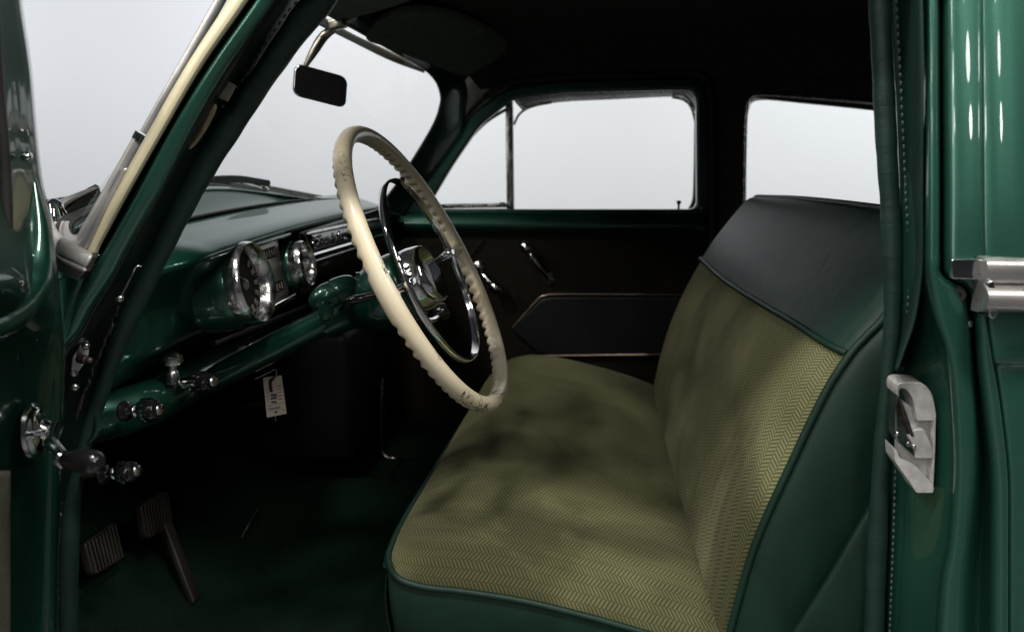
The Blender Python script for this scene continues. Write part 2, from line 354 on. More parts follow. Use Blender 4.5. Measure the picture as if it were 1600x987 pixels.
M = {
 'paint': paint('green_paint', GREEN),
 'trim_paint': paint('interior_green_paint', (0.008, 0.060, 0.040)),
 'door_shade_paint': paint('shaded_door_green', (0.006, 0.040, 0.028)),  # darker copy of the interior green; shade on the open door in its colour
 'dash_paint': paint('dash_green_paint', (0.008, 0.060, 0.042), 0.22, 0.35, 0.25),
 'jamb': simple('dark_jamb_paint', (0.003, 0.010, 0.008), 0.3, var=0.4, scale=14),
 'leather': leather('green_leather', (0.007, 0.029, 0.0185), 0.44, 1.0),
 'leather_dark': leather('dark_green_leather', (0.006, 0.030, 0.021), 0.44, 1.2),
 'welt': leather('welt_leather', (0.017, 0.042, 0.034), 0.36, 0.9, 1.1),
 'thread': simple('thread', (0.085, 0.105, 0.097), 0.8, var=0.3, scale=400),
 'fabric': herringbone('herringbone_cloth', (0.210, 0.212, 0.106), (0.084, 0.086, 0.042)),
 'fabric_back': herringbone('herringbone_back_cloth', (0.206, 0.208, 0.106), (0.092, 0.094, 0.047), 0.0150, 0.0056),
 'chrome': simple('chrome', (0.78, 0.78, 0.79), 0.09, 1.0, var=0.06, scale=40, rvar=0.05),
 'old_chrome': simple('dull_chrome', (0.55, 0.54, 0.53), 0.24, 1.0, var=0.2, scale=25, rvar=0.12),
 'satin': simple('satin_brightwork', (0.62, 0.60, 0.59), 0.27, 0.85, var=0.12, scale=12, rvar=0.06),
 'pewter': simple('weathered_moulding', (0.52, 0.51, 0.50), 0.42, 0.55, var=0.2, scale=22, rvar=0.1),
 'reflect_strip': simple('painted_header_reflection', (0.28, 0.26, 0.15), 0.5, var=0.2, scale=20),  # colour of the reflection painted along the header
 'worn_chrome': simple('worn_chrome', (0.80, 0.79, 0.79), 0.2, 1.0, var=0.08, scale=60, rvar=0.1, bump=0.25, bscale=160),
 'rust': simple('bare_brown_metal', (0.10, 0.08, 0.055), 0.7, var=0.5, scale=150, bump=0.3),
 'putty': simple('grey_putty', (0.16, 0.155, 0.125), 0.5, var=0.35, scale=70, bump=0.3, bscale=120),
 'primer': simple('cream_primer_edge', (0.34, 0.28, 0.18), 0.7, var=0.3, scale=120),
 'steel': simple('cast_metal', (0.74, 0.73, 0.71), 0.40, 0.45, var=0.18, scale=90, bump=0.15, bscale=300),
 'steel_dark': simple('worn_metal', (0.075, 0.062, 0.056), 0.5, 0.7, var=0.6, scale=160, bump=0.3, bscale=250),
 'silver': simple('silver_panel', (0.52, 0.48, 0.45), 0.40, 0.35, var=0.05, scale=60),
 'ivory': ivory('ivory_plastic', (0.88, 0.81, 0.64)),
 'cream': simple('cream_trim', (0.80, 0.73, 0.50), 0.35, var=0.06, scale=25),
 'black': simple('black_plastic', (0.010, 0.009, 0.010), 0.18, var=0.3, coat=0.4),
 'rubber': simple('black_rubber', (0.015, 0.014, 0.013), 0.6, var=0.3, bump=0.2),
 'pedal': simple('worn_pedal_rubber', (0.012, 0.009, 0.006), 0.55, var=0.45, scale=45, bump=0.4, bscale=180),
 'rib': simple('lit_rib_rubber', (0.018, 0.014, 0.010), 0.5, var=0.3, scale=60),  # pad rubber made lighter, as if the raised ribs caught light
 'headliner': simple('headliner_felt', (0.055, 0.060, 0.052), 0.95, var=0.2, scale=60, bump=0.3, bscale=500, spec=0.1),
 'visor': simple('visor_cloth', (0.12, 0.145, 0.12), 0.85, var=0.15, scale=50, bump=0.3, bscale=500, spec=0.2),
 'panel': simple('brown_door_cloth', (0.0155, 0.0135, 0.009), 0.9, var=0.25, scale=120, bump=0.4, bscale=420, spec=0.15),
 'vinyl': simple('black_green_vinyl', (0.002, 0.0055, 0.0045), 0.55, var=0.2, bump=0.2, bscale=300),
 'carpet': simple('green_carpet', (0.005, 0.017, 0.009), 0.95, var=0.5, scale=350, bump=0.9, bscale=600, spec=0.1, bdist=0.004),
 'dial': simple('dial_face', (0.030, 0.026, 0.023), 0.75, var=0.15),
 'dialmark': simple('dial_marking', (0.75, 0.68, 0.58), 0.5, var=0.05),
 'glass': pane('window_glass', (0.99, 0.995, 0.985)),
 'shield': pane('windshield_glass', (0.985, 0.99, 0.98)),
 'mirror': simple('dark_mirror_reflection', (0.012, 0.012, 0.013), 0.06, 0.0, var=0.1, spec=0.3),  # reflection of the dark cabin put in as a black base colour
 'paper': simple('tag_paper', (0.72, 0.62, 0.52), 0.8, var=0.06, scale=90),
 'ink': simple('blue_ink', (0.10, 0.10, 0.22), 0.7, var=0.2),
 'ink2': simple('printed_ink', (0.20, 0.13, 0.10), 0.7, var=0.2),
 'wallm': simple('backdrop_paint', (0.80, 0.815, 0.84), 0.9, var=0.012, scale=1.2, spec=0.1),
 'floorm': simple('studio_floor_paint', (0.10, 0.10, 0.105), 0.25, var=0.06, scale=3),
 'door_cloth': simple('grey_green_door_cloth', (0.075, 0.075, 0.055), 0.85, var=0.2, scale=140, bump=0.3, bscale=400),
 'trimline': simple('warm_reflect_trim', (0.42, 0.33, 0.27), 0.3, 1.0, var=0.15, scale=25),  # chrome strips with a warm reflection put into the colour
 'arm': simple('tarnished_arm', (0.30, 0.28, 0.24), 0.3, 1.0, var=0.35, scale=60),
 'beige': simple('beige_door_cloth', (0.20, 0.20, 0.14), 0.85, var=0.2, scale=140, bump=0.3, bscale=400),
}

# ---------------------------------------------------------------- studio
def structure(o): o['kind'] = 'structure'; return o
b = MB(); b.add([(-25, 7.5, -0.02), (25, 7.5, -0.02), (25, 7.5, 7), (-25, 7.5, 7), (-25, 7.7, -0.02), (25, 7.7, -0.02), (25, 7.7, 7), (-25, 7.7, 7)],
      [(0, 1, 2, 3), (5, 4, 7, 6), (3, 2, 6, 7), (0, 3, 7, 4), (1, 5, 6, 2)])
structure(b.build('wall', M['wallm'], smooth=False))
b = MB(); b.add([(-25, -12, 0), (25, -12, 0), (25, 7.5, 0), (-25, 7.5, 0)], [(0, 1, 2, 3)])
structure(b.build('floor', M['floorm'], smooth=False))

# ---------------------------------------------------------------- the car
car = bpy.data.objects.new('car', None); COL.objects.link(car)
car.location = (0, 1.55, 0.0); WORLD['car'] = V(car.location)
car['label'] = 'dark green vintage sedan with its front door open on an olive herringbone bench seat'
car['category'] = 'car'

# ---- floor pan, toe board, sills (near black carpet)
FZ = -0.80
b = MB()
prof = [(1.0, FZ), (0.3, FZ), (-0.45, FZ), (-0.66, FZ+0.005), (-0.80, FZ+0.11), (-0.98, FZ+0.27), (-1.02, FZ+0.42), (-1.03, -0.1)]
rows = []
for x, z in prof:
    rows.append([W(x, Y, z + (0.09*math.exp(-((Y-1.58)/0.13)**2) if z < FZ+0.3 else 0) + 0.004*math.sin(9*Y+7*x)) for Y in (1.025, 1.08, 1.2, 1.35, 1.45, 1.58, 1.7, 1.8, 2.0, 2.2, 2.34)])
b.patch(rows, 60, 60)
carpet = b.build('carpet', M['carpet'], car, solid=0.012, label='dark green carpet')
mat_edge = spl([P(322, 908, 1.34), P(352, 880, 1.38), P(380, 835, 1.42), P(402, 795, 1.46)], 24)
MB().tube(mat_edge, 0.0022, 8).build('edge_cord', M['old_chrome'], carpet)
MB().tube(spl([P(300, 955, 1.3), P(325, 925, 1.36), P(350, 908, 1.42), P(420, 912, 1.45), P(520, 905, 1.5), P(590, 900, 1.52)], 40), 0.004, 8).build('seam', M['carpet'], carpet)
MB().tube(spl([P(300, 690, 1.62), P(335, 715, 1.62), P(360, 740, 1.62)], 16), 0.003, 6).build('seam', M['carpet'], carpet)
# sill below the opening
MB().box(W(-0.1, 0.93, FZ-0.02), (0.6, 0, 0), (0, 0.04, 0), (0, 0, 0.07), 0.01).build('sill', M['paint'], car)
# kick panel beside the pedals and the far one
b = MB(); b.box(W(-0.985, 0.985, -0.42), (0.19, 0, 0), (0, 0.008, 0), (0, 0, 0.32), 0.004); b.build('kick_panel', M['vinyl'], car)

# ---- roof and headliner
def xf(Y): return -0.447 + (0.11*((Y-1.5)/0.65)**2 if Y > 1.5 else 0.047*((1.5-Y)/0.55)**2)
b = MB(); rows = []
for X, dz in ((-0.52, -0.04), (-0.42, -0.012), (-0.2, 0.015), (0.3, 0.03), (0.9, 0.02), (1.5, -0.03)):
    g = lambda Y: xf(Y)+(X+0.52)*(1.5-xf(Y))/2.02 + 0.012
    rows.append([W(g(0.985), 0.985, 0.235+dz*.4), W(g(1.03), 1.03, 0.255+dz), W(g(1.2), 1.2, 0.285+dz), W(g(1.57), 1.57, 0.30+dz), W(g(1.95), 1.95, 0.285+dz), W(g(2.13), 2.13, 0.25+dz), W(g(2.215), 2.215, 0.195+dz*.6), W(g(2.25), 2.25, 0.165+dz*.3)])
b.patch(rows, 30, 40); b.build('headliner', M['headliner'], car, solid=0.004, label='near black felt headliner')
b = MB(); rows = []
for X, dz in ((-0.60, -0.06), (-0.48, -0.012), (-0.2, 0.02), (0.3, 0.035), (0.9, 0.025), (1.6, -0.04)):
    g = lambda Y: xf(Y)+(X+0.60)*(1.6-xf(Y))/2.2 + 0.004
    rows.append([W(g(0.90), 0.90, 0.215+dz*.4), W(g(0.92), 0.92, 0.26+dz), W(g(1.05), 1.05, 0.31+dz), W(g(1.57), 1.57, 0.34+dz), W(g(2.1), 2.1, 0.31+dz), W(g(2.30), 2.30, 0.25+dz), W(g(2.37), 2.37, 0.16+dz*.4)])
b.patch(rows, 30, 40); b.build('roof', M['paint'], car, solid=0.004)
# unseen panel added at the rear to keep light out of the cabin
MB().box(W(1.55, 1.6, -0.25), (0.02, 0, 0), (0, 0.74, 0), (0, 0, 0.5), 0.005).build('rear_light_block', M['headliner'], car)

# ---- far body side (wall of pillars and rails round the two far windows)
YB = 2.27
def F(x, y, Y=YB): return P(x, y, Y)
hole1 = rnd([F(655, 334), F(700, 258), F(748, 188), F(800, 148), F(880, 139), F(1082, 134), F(1094, 150), F(1097, 334)], 6, 0.28, 0.04)
hole2 = rnd([F(1160, 336), F(1164, 165), F(1178, 146), F(1480, 178), F(1660, 230), F(1640, 350)], 6, 0.12)
o_side = [W(-1.05, YB, -0.75), W(-1.05, YB, -0.10), F(590, 330), F(605, 318), F(640, 268), F(685, 196), F(697, 140), F(690, 112), W(-0.36, YB, 0.25), W(1.6, YB, 0.25), W(1.6, YB, -0.75)]
side = plate('side_wall', [o_side, hole1, hole2], YB, 0.06, M['headliner'], car, 0.008, label='dark trimmed far side of the cabin with pillars')
# green outer skin below the windows on the far side
MB().box(W(0.2, 2.40, -0.50), (1.5, 0, 0), (0, 0.01, 0), (0, 0, 0.25), 0.005).build('side_skin', M['paint'], car)

# passenger door: brown cloth panel
YD = 2.245
dpan = plate('passenger_door', [[P(585, 362, YD), P(1108, 362, YD), P(1112, 960, YD), P(520, 960, YD), P(560, 560, YD)]], YD, 0.02, M['panel'], car, 0.003, label='dark brown cloth passenger door panel')
# green garnish frame round the window
g_out = rnd([P(628, 345, 2.235), P(690, 243, 2.235), P(738, 180, 2.235), P(795, 140, 2.235), P(880, 130, 2.235), P(1086, 124, 2.235), P(1103, 148, 2.235), P(1107, 345, 2.235)], 6, 0.25, 0.05)
g_in = rnd([P(660, 331, 2.235), P(700, 262, 2.235), P(746, 194, 2.235), P(800, 151, 2.235), P(880, 141, 2.235), P(1080, 136, 2.235), P(1092, 152, 2.235), P(1093, 331, 2.235)], 6, 0.28, 0.03)
plate('window_garnish', [g_out, g_in], 2.235, 0.03, M['trim_paint'], dpan, 0.007)
# sill rail below the window, rolled
b = MB(); rows = []
for y, Y in ((327, 2.262), (330, 2.242), (338, 2.226), (350, 2.215), (359, 2.220), (366, 2.238), (368, 2.25)):
    rows.append([P(x, y+(0.006*(x-850)), Y) for x in (600, 760, 900, 1000, 1104)])
b.patch(rows, 30, 20); b.build('sill_rail', M['trim_paint'], dpan, solid=0.003)
# chrome reveal above the drop glass, angled
b = MB(); rows = [[P(x, y, 2.262) for x, y in ((800, 152), (870, 143), (960, 139), (1060, 137), (1080, 140), (1090, 152))],
                  [P(x, y, 2.285) for x, y in ((806, 161), (870, 152), (960, 147), (1056, 144), (1076, 148), (1088, 163))],
                  [P(x, y, 2.325) for x, y in ((816, 172), (870, 160), (960, 155), (1050, 151), (1070, 155), (1085, 174))]]
b.patch(rows, 8, 40); b.build('reveal', M['old_chrome'], dpan, solid=0.002)
# thin bright channel with rounded corners round the drop glass
MB().tube(spl_len([P(803, 195, 2.315), P(812, 178, 2.315), P(830, 167, 2.315), P(862, 160, 2.315)], 20), 0.0035, 8).build('glass_channel', M['old_chrome'], dpan)
MB().tube(spl_len([P(1050, 152, 2.315), P(1068, 156, 2.315), P(1080, 168, 2.315), P(1087, 192, 2.315)], 20), 0.0035, 8).build('glass_channel', M['old_chrome'], dpan)
MB().tube(spl_len([P(1088, 190, 2.318), P(1087, 260, 2.318), P(1085, 310, 2.318), P(1078, 327, 2.318)], 20), 0.006, 8).build('glass_channel', M['trim_paint'], dpan)
# vent window divider and frame
b = MB(); b.box((P(796, 154, 2.30)+P(798, 332, 2.30))/2, (0.0105, 0, 0), (0, 0.012, 0), (P(796, 150, 2.30)-P(798, 333, 2.30))/2, 0.003)
b.build('vent_divider', M['old_chrome'], dpan)
MB().tube(spl([P(664, 323, 2.30), P(720, 321.5, 2.30), P(792, 321, 2.30)], 12), 0.006, 8).build('vent_frame', M['old_chrome'], dpan)
MB().tube(spl_len([P(664, 322, 2.30), P(690, 280, 2.30), P(722, 232, 2.30), P(757, 193, 2.30), P(796, 168, 2.30)], 40), 0.0045, 8).build('vent_frame', M['rubber'], dpan)
MB().box(P(783, 318, 2.285), (0.012, 0, 0), (0, 0.006, 0), (0, 0, 0.004), 0.002).build('vent_latch', M['chrome'], dpan)
plate('vent_glass', [[P(660, 324, 2.31), P(690, 278, 2.31), P(722, 229, 2.31), P(757, 190, 2.31), P(796, 164, 2.31), P(797, 324, 2.31)]], 2.308, 0.004, M['glass'], dpan)
plate('window_glass', [[P(797, 338, 2.315), P(797, 148, 2.315), P(1094, 132, 2.315), P(1096, 338, 2.315)]], 2.320, 0.004, M['glass'], dpan)
b = MB(); b.lathe(P(1060, 332, 2.25), (0, 0, 1), [(0.003, 0), (0.003, 0.022), (0.0065, 0.026), (0.0065, 0.031), (0.004, 0.033)], 16); b.build('lock_button', M['black'], dpan)
b = MB(); b.lathe(P(1096, 325, 2.232), (0, -1, 0), [(0.004, 0), (0.004, 0.002), (0.001, 0.004)], 12); b.build('screw', M['chrome'], dpan)
# crank handles on the panel
def door_crank(knob, end, Y, kr, name):
    a, c = P(*knob, Y-0.045), P(*end, Y-0.02)
    path = spl([c, c.lerp(a, 0.35)+V((0, -0.012, 0)), c.lerp(a, 0.75)+V((0, -0.012, 0)), a+V((0, 0.012, 0))], 24)
    h = MB().tube(path, [0.0075-0.003*abs(k/23-0.4) for k in range(24)], 12, flat=0.6, up=(0, 1, 0)).build(name, M['chrome'], dpan)
    MB().lathe(a+V((0, 0.016, 0)), (0, -1, 0), [(0.006, 0), (0.007, 0.006), (kr*0.8, 0.010), (kr, 0.018), (kr*0.95, 0.026), (kr*0.6, 0.033), (0.001, 0.036)], 24).build('crank_knob', M['chrome'], dpan)
    MB().lathe(c+V((0, 0.022, 0)), (0, -1, 0), [(0.018, 0), (0.017, 0.006), (0.008, 0.012), (0.001, 0.014)], 24).build('crank_escutcheon', M['old_chrome'], dpan)
door_crank((822, 386), (858, 437), YD, 0.020, 'window_crank')
door_crank((774, 449), (747, 418), YD, 0.020, 'door_handle')
# vinyl insert with bright strips
pent = [P(803, 513, 2.24), P(850, 466, 2.24), P(1090, 466, 2.24), P(1090, 550, 2.24), P(848, 553, 2.24)]
plate('vinyl_insert', [rnd(pent, 5, 0.12)], 2.228, 0.02, M['vinyl'], dpan, 0.008)
MB().tube(spl_len([P(801, 512, 2.228), P(822, 488, 2.228), P(842, 466, 2.228), P(852, 461, 2.228), P(880, 459.5, 2.228), P(980, 460, 2.228), P(1092, 461, 2.228)], 60), 0.0030, 8).build('trim_strip', M['trimline'], dpan)
MB().tube(spl_len([P(845, 556, 2.228), P(900, 555, 2.228), P(980, 554, 2.228), P(1092, 553, 2.228)], 30), 0.0036, 8).build('trim_strip', M['trimline'], dpan)
MB().tube([P(801, 512, 2.232), P(822, 534, 2.232), P(845, 556, 2.232)], 0.0016, 6).build('trim_strip', M['trimline'], dpan)
MB().tube([P(755, 372, 2.236), P(733, 400, 2.236), P(715, 425, 2.236)], 0.0025, 6).build('panel_seam', M['vinyl'], dpan)

# rear window on the far side
b = MB(); rows = [[P(x, y, 2.27) for x, y in ((1163, 170), (1178, 146), (1260, 152), (1420, 166), (1560, 195))],
                  [P(x, y, 2.325) for x, y in ((1168, 176), (1184, 157), (1260, 162), (1420, 180), (1560, 212))]]
b.patch(rows, 4, 40); b.build('rear_reveal', M['old_chrome'], side, solid=0.002)
plate('rear_glass', [[P(1155, 345, 2.32), P(1155, 140, 2.32), P(1680, 140, 2.32), P(1680, 360, 2.32)]], 2.322, 0.004, M['glass'], side)
MB().tube(spl_len([P(1163, 320, 2.262), P(1164, 240, 2.262), P(1167, 172, 2.262), P(1180, 149, 2.262), P(1260, 152, 2.262), P(1420, 166, 2.262)], 60), 0.005, 8).build('rear_trim', M['old_chrome'], side)
# rubber welt round the far door opening
MB().tube(spl_len([P(625, 335, 2.225), P(680, 250, 2.225), P(730, 178, 2.225), P(790, 132, 2.225), P(880, 121, 2.225), P(1000, 117, 2.225), P(1085, 116, 2.225), P(1108, 140, 2.225), P(1112, 220, 2.225), P(1113, 400, 2.225), P(1114, 620, 2.225)], 110), 0.008, 10).build('door_welt', M['headliner'], side)

# ---- far windshield pillar and header garnish
def band(A, B, n, m, bulge, name, mat, parent, thick=0.003, label=None):
    a, c = spl_len(A, n), spl_len(B, n); G = []
    for i in range(n):
        G.append([a[i].lerp(c[i], j/(m-1)) + V((0, -bulge*math.sin(math.pi*j/(m-1)), 0)) for j in range(m)])
    b = MB(); b.grid(G); return b.build(name, mat, parent, solid=thick, label=label)
A = [P(590, 326, 2.16), P(615, 296, 2.15), P(646, 250, 2.13), P(678, 196, 2.11), P(689, 165, 2.10), P(690, 148, 2.09), P(682, 126, 2.08), P(662, 106, 2.04), P(620, 82, 1.90), P(565, 50, 1.65), P(508, 18, 1.42), P(455, -18, 1.25)]
Bp = [P(630, 335, 2.235), P(655, 302, 2.23), P(690, 250, 2.22), P(720, 205, 2.215), P(728, 170, 2.21), P(730, 140, 2.19), P(715, 105, 2.14), P(690, 82, 2.08), P(640, 58, 1.92), P(585, 28, 1.66), P(530, -4, 1.43), P(475, -40, 1.26)]
pillar_far = band(A, Bp, 110, 14, 0.012, 'windshield_garnish', M['trim_paint'], car)
MB().tube(spl_len([q+V((0, -0.002, 0)) for q in A], 110), 0.0045, 8).build('garnish_bead', M['rubber'], pillar_far)
# pale yellow reflection along the header, put in as a coloured strip
band([P(480, 30, 1.42), P(555, 68, 1.70), P(612, 96, 1.94), P(662, 114, 2.08)], [P(480, 12, 1.42), P(548, 52, 1.67), P(612, 82, 1.93), P(664, 110, 2.08)], 40, 4, 0.002, 'header_reflection', M['reflect_strip'], pillar_far)

# ---- windshield
bot = [P(133, 396, 0.885), W(-0.651, 0.97, -0.100), W(-0.705, 1.1, -0.088), W(-0.727, 1.3, -0.073), W(-0.730, 1.5, -0.068), W(-0.70, 1.7, -0.088), W(-0.645, 1.92, -0.12), W(-0.592, 2.08, -0.148), P(622, 330, 2.20)]
top = [P(372, -25, 0.95), W(-0.42, 1.05, 0.215), W(-0.44, 1.2, 0.24), W(-0.448, 1.32, 0.247), W(-0.449, 1.5, 0.250), W(-0.438, 1.7, 0.242), W(-0.412, 1.92, 0.224), W(-0.378, 2.07, 0.198), P(716, 126, 2.17)]
b = MB(); b.grid([[p.lerp(q, i/11) for p, q in zip(spl(bot, 50)+[bot[-1]+V((0.03, 0.03, 0))], spl(top, 50)+[top[-1]+V((0.02, 0.03, 0))])] for i in range(12)])
shield = b.build('windshield', M['shield'], car)
MB().tube([q+V((0.012, 0, 0.017)) for q in spl(top, 80)], 0.021, 12).build('header_rail', M['headliner'], pillar_far)
# bright bottom moulding and rubber outside
bs = spl(bot, 60)
MB().tube([q+V((-0.012, -0.004, -0.006)) for q in bs], 0.010, 10, flat=0.6).build('gasket', M['rubber'], shield)
b = MB(); b.tube([q+V((-0.035, -0.008, -0.022)) for q in bs[9:50]], 0.015, 12, flat=0.8); b.build('lower_moulding', M['pewter'], shield)
# bright side moulding along the near pillar, two lengths with a joint clip
sl = spl_len([bot[0], bot[0].lerp(top[0], 0.4), top[0]], 40)
MB().tube([q+V((-0.016, 0.012, 0.003)) for q in sl[:18]], 0.0085, 10).build('side_moulding', M['pewter'], shield)
MB().tube([q+V((-0.014, 0.012, 0.004)) for q in sl[17:]], 0.006, 10).build('side_moulding', M['pewter'], shield)
MB().tube([q+V((-0.0155, 0.012, 0.003)) for q in sl[16:18]], 0.0105, 10).build('moulding_clip', M['chrome'], shield)

# ---- cowl outside the glass
b = MB(); rows = []
for k, q in enumerate(spl(bot, 14)):
    f = math.sin(math.pi*k/13)
    rows.append([q+V((0.02, 0, -0.012)), q+V((-0.03, -0.004, -0.028)), q+V((-0.10-0.02*f, -0.01, -0.045)), q+V((-0.25, 0, -0.060)), q+V((-0.50, 0, -0.10)), q+V((-0.9, 0, -0.2))])
b.patch(rows, 50, 24); cowl = b.build('cowl', M['paint'], car, solid=0.003)
# front wing side below the near pillar foot
b = MB(); rows = []
for y in (396, 430, 470, 520, 600, 700):
    rows.append([P(158-(y-396)*0.36, y, 0.892), P(120-(y-396)*0.3, y+4, 0.882), P(60-(y-396)*0.2, y-6, 0.895), P(-80, y-20, 0.93)])
b.patch(rows, 20, 16); b.build('wing_panel', M['paint'], car, solid=0.003)

# cast end cap of the windshield moulding at the near corner: two stepped bands
b = MB(); rows = [[P(143, 397, 0.868), P(122, 386, 0.872), P(100, 372, 0.885), P(84, 350, 0.92), P(76, 325, 0.97)],
                  [P(144, 402, 0.860), P(121, 393, 0.862), P(97, 380, 0.875), P(80, 358, 0.912), P(70, 332, 0.965)],
                  [P(136, 416, 0.856), P(116, 406, 0.858), P(94, 395, 0.872), P(76, 374, 0.91), P(66, 350, 0.965)],
                  [P(134, 419, 0.862), P(115, 409, 0.864), P(93, 398, 0.878), P(75, 377, 0.915), P(65, 353, 0.97)],
                  [P(134, 423, 0.855), P(113, 414, 0.857), P(92, 403, 0.872), P(74, 384, 0.91), P(64, 358, 0.965)],
                  [P(124, 436, 0.866), P(106, 429, 0.868), P(89, 419, 0.882), P(72, 402, 0.92), P(62, 380, 0.97)]]
b.patch(rows, 40, 24); b.build('moulding_cap', M['pewter'], shield, solid=0.004)
b = MB(); b.prism([P(143, 397, 0.8665), P(145, 402, 0.859), P(137, 417, 0.856), P(135, 424, 0.855), P(125, 436, 0.866), P(128, 430, 0.88), P(140, 404, 0.88)], (0.003, 0.004, 0)); b.build('cap_end', M['steel_dark'], shield, smooth=False)
# flange between the cream strip and the glass, curling round the lower corner
oR = [(200, 262, 0.885), (178, 304, 0.878), (155, 348, 0.874), (132, 394, 0.872), (118, 387, 0.874), (102, 376, 0.885), (96, 362, 0.905), (100, 346, 0.935)]
oL = [(190, 268, 0.905), (168, 308, 0.905), (148, 340, 0.905), (130, 362, 0.91), (120, 368, 0.912), (112, 366, 0.918), (108, 357, 0.93), (109, 347, 0.95)]
A1, B1 = spl([P(*q) for q in oR], 60), spl([P(*q) for q in oL], 60)
G = [[p.lerp(q, t)+V((0, -0.006*math.sin(math.pi*min(1, t*1.6)), 0)) for t in (0, .12, .25, .4, .55, .7, .85, 1)] for p, q in zip(A1, B1)]
b = MB(); b.grid(G); b.build('corner_moulding', M['pewter'], shield, solid=0.003)
MB().tube(B1, 0.0022, 8).build('moulding_groove', M['rubber'], shield)

# ---- wipers
def wiper(base, mid, tip, name_mat, bl0, bl1, lab):
    o = MB().tube(spl([base, mid, tip], 16), [0.011-0.007*k/15 for k in range(16)], 10, flat=0.7).build('wiper', M['satin'], car, label=lab)
    MB().lathe(base+V((0, 0, -0.02)), (0, 0, 1), [(0.016, 0), (0.016, 0.012), (0.012, 0.020), (0.012, 0.028), (0.004, 0.034)], 20).build('pivot', M['chrome'], o)
    MB().tube(spl([bl0, bl0.lerp(bl1, 0.5)+V((0, 0, 0.006)), bl1], 16), 0.005, 8, flat=1.5).build('blade', M['rubber'], o)
wiper(P(86, 326, 1.06), P(108, 312, 1.08), P(152, 292, 1.13), None, P(100, 340, 1.07), P(152, 295, 1.13), 'short bright wiper at the near corner of the windshield')
wiper(P(412, 300, 1.80), P(395, 292, 1.77), P(372, 285, 1.72), None, P(420, 286.5, 1.76), P(318, 281.5, 1.58), 'dark thin wiper blade beyond the dash')

# ---- dashboard
YS = [1.0, 1.03, 1.08, 1.15, 1.25, 1.4, 1.55, 1.7, 1.85, 2.0, 2.12, 2.23]
def wsz(Y):
    t = (Y-0.885)/(2.17-0.885); q = spl(bot, 80); return min(q, key=lambda p: abs(p.y-Y))
b = MB(); rows = []
for Y in YS:
    q = wsz(Y); e = max(0, (1.10-Y)/0.10); dz = -0.012*(abs(Y-1.5)/0.5)**2*0.8 - 0.022*e*e; dx = -0.085*e*e - (0.03*max(0, (Y-2.1)/0.13))
    rows.append([W(q.x+0.006, Y, q.z-H-0.008), W(-0.662+dx*.3, Y, -0.118+dz*.7), W(-0.60+dx*.6, Y, -0.130+dz), W(-0.556+dx, Y, -0.139+dz), W(-0.540+dx, Y, -0.150+dz), W(-0.552+dx, Y, -0.166+dz),
                 W(-0.592+dx, Y, -0.215+dz), W(-0.600+dx, Y, -0.262+dz), W(-0.615+dx*.5, Y, -0.293), W(-0.64, Y, -0.31), W(-0.66, Y, -0.335)])
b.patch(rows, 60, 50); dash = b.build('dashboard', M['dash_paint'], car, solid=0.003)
# dark seam on the dash top
MB().tube(spl([W(-0.652, 1.06, -0.130), W(-0.654, 1.25, -0.1185), W(-0.655, 1.5, -0.1165), W(-0.648, 1.8, -0.121), W(-0.628, 2.05, -0.135)], 40), 0.0045, 8, flat=0.6).build('seam', M['rubber'], dash)
# lower rolled rail carrying the controls
b = MB(); rows = []
for Y in (0.99, 1.03, 1.1, 1.3, 1.5, 1.7, 1.9, 2.1, 2.22):
    s = -0.028-0.021*(Y-1.0)/0.85; ex = -0.9*max(0, 1.08-Y)**1.2-0.022*max(0, 1.85-Y)/0.85
    rows.append([W(-0.655+ex, Y, -0.320+s), W(-0.625+ex, Y, -0.312+s), W(-0.603+ex, Y, -0.318+s), W(-0.592+ex, Y, -0.338+s), W(-0.597+ex, Y, -0.362+s), W(-0.615+ex, Y, -0.378+s), W(-0.65+ex, Y, -0.384+s), W(-0.70+ex, Y, -0.380+s)])
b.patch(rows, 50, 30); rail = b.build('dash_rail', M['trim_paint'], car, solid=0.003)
MB().tube(spl([W(-0.628, 1.28, -0.330), W(-0.628, 1.5, -0.342), W(-0.628, 1.75, -0.355)], 20), 0.006, 8).build('wiring', M['steel_dark'], rail)

# gauge: housing, bezel, dial
GX = V((0.985, 0, 0.17)).normalized()
def gauge(c, r, name, deep, lab, fat):
    c = c+GX*0.004
    h = MB().lathe(c-GX*deep, GX, [(r*1.06, 0), (r*1.06, deep*0.55), (r*1.03, deep*0.8), (r*0.99, deep*0.86)], 48, cap=False).build(name, M['paint'], car, label=lab)
    MB().lathe(c, GX, [(r*0.99, -0.020), (r*1.02, -0.010), (r*1.02, 0.002), (r*1.0, 0.009), (r*0.96, 0.013), (r*0.91, 0.011), (r*0.86, 0.004), (r*0.825, -0.004), (r*0.80, -0.0095)], 56, cap=False).build('bezel', M['worn_chrome'], h)
    MB().lathe(c-GX*0.011, GX, [(0.002, 0.0002), (r*0.99, 0)], 48, cap=True).build('dial', M['dial'], h, smooth=False)
    return h
gc = P(388, 443, 1.225)
gg = gauge(gc, 0.0665, 'speedometer', 0.078, 'large round speedometer in a green housing with chrome bezel', 0.20)
gc = gc+GX*0.0045
e1 = V((0, 1, 0)); e2 = GX.cross(e1)
b = MB()
for k in range(12):
    a = math.radians(-225 + k*24.5); d = e1*math.cos(a) + e2*math.sin(a); t = e1*-math.sin(a) + e2*math.cos(a)
    b.box(gc-GX*0.0100 + d*0.0425, d*0.0060, t*(0.0036), GX*0.0006)
    if k < 11:
        for j in (1, 2, 3):
            a2 = a + math.radians(24.5*j/4); d2 = e1*math.cos(a2)+e2*math.sin(a2); t2 = e1*-math.sin(a2)+e2*math.cos(a2)
            b.box(gc-GX*0.0100 + d2*0.0500, d2*0.0022, t2*0.0006, GX*0.0006)
b.build('dial_marks', M['dialmark'], gg, smooth=False)
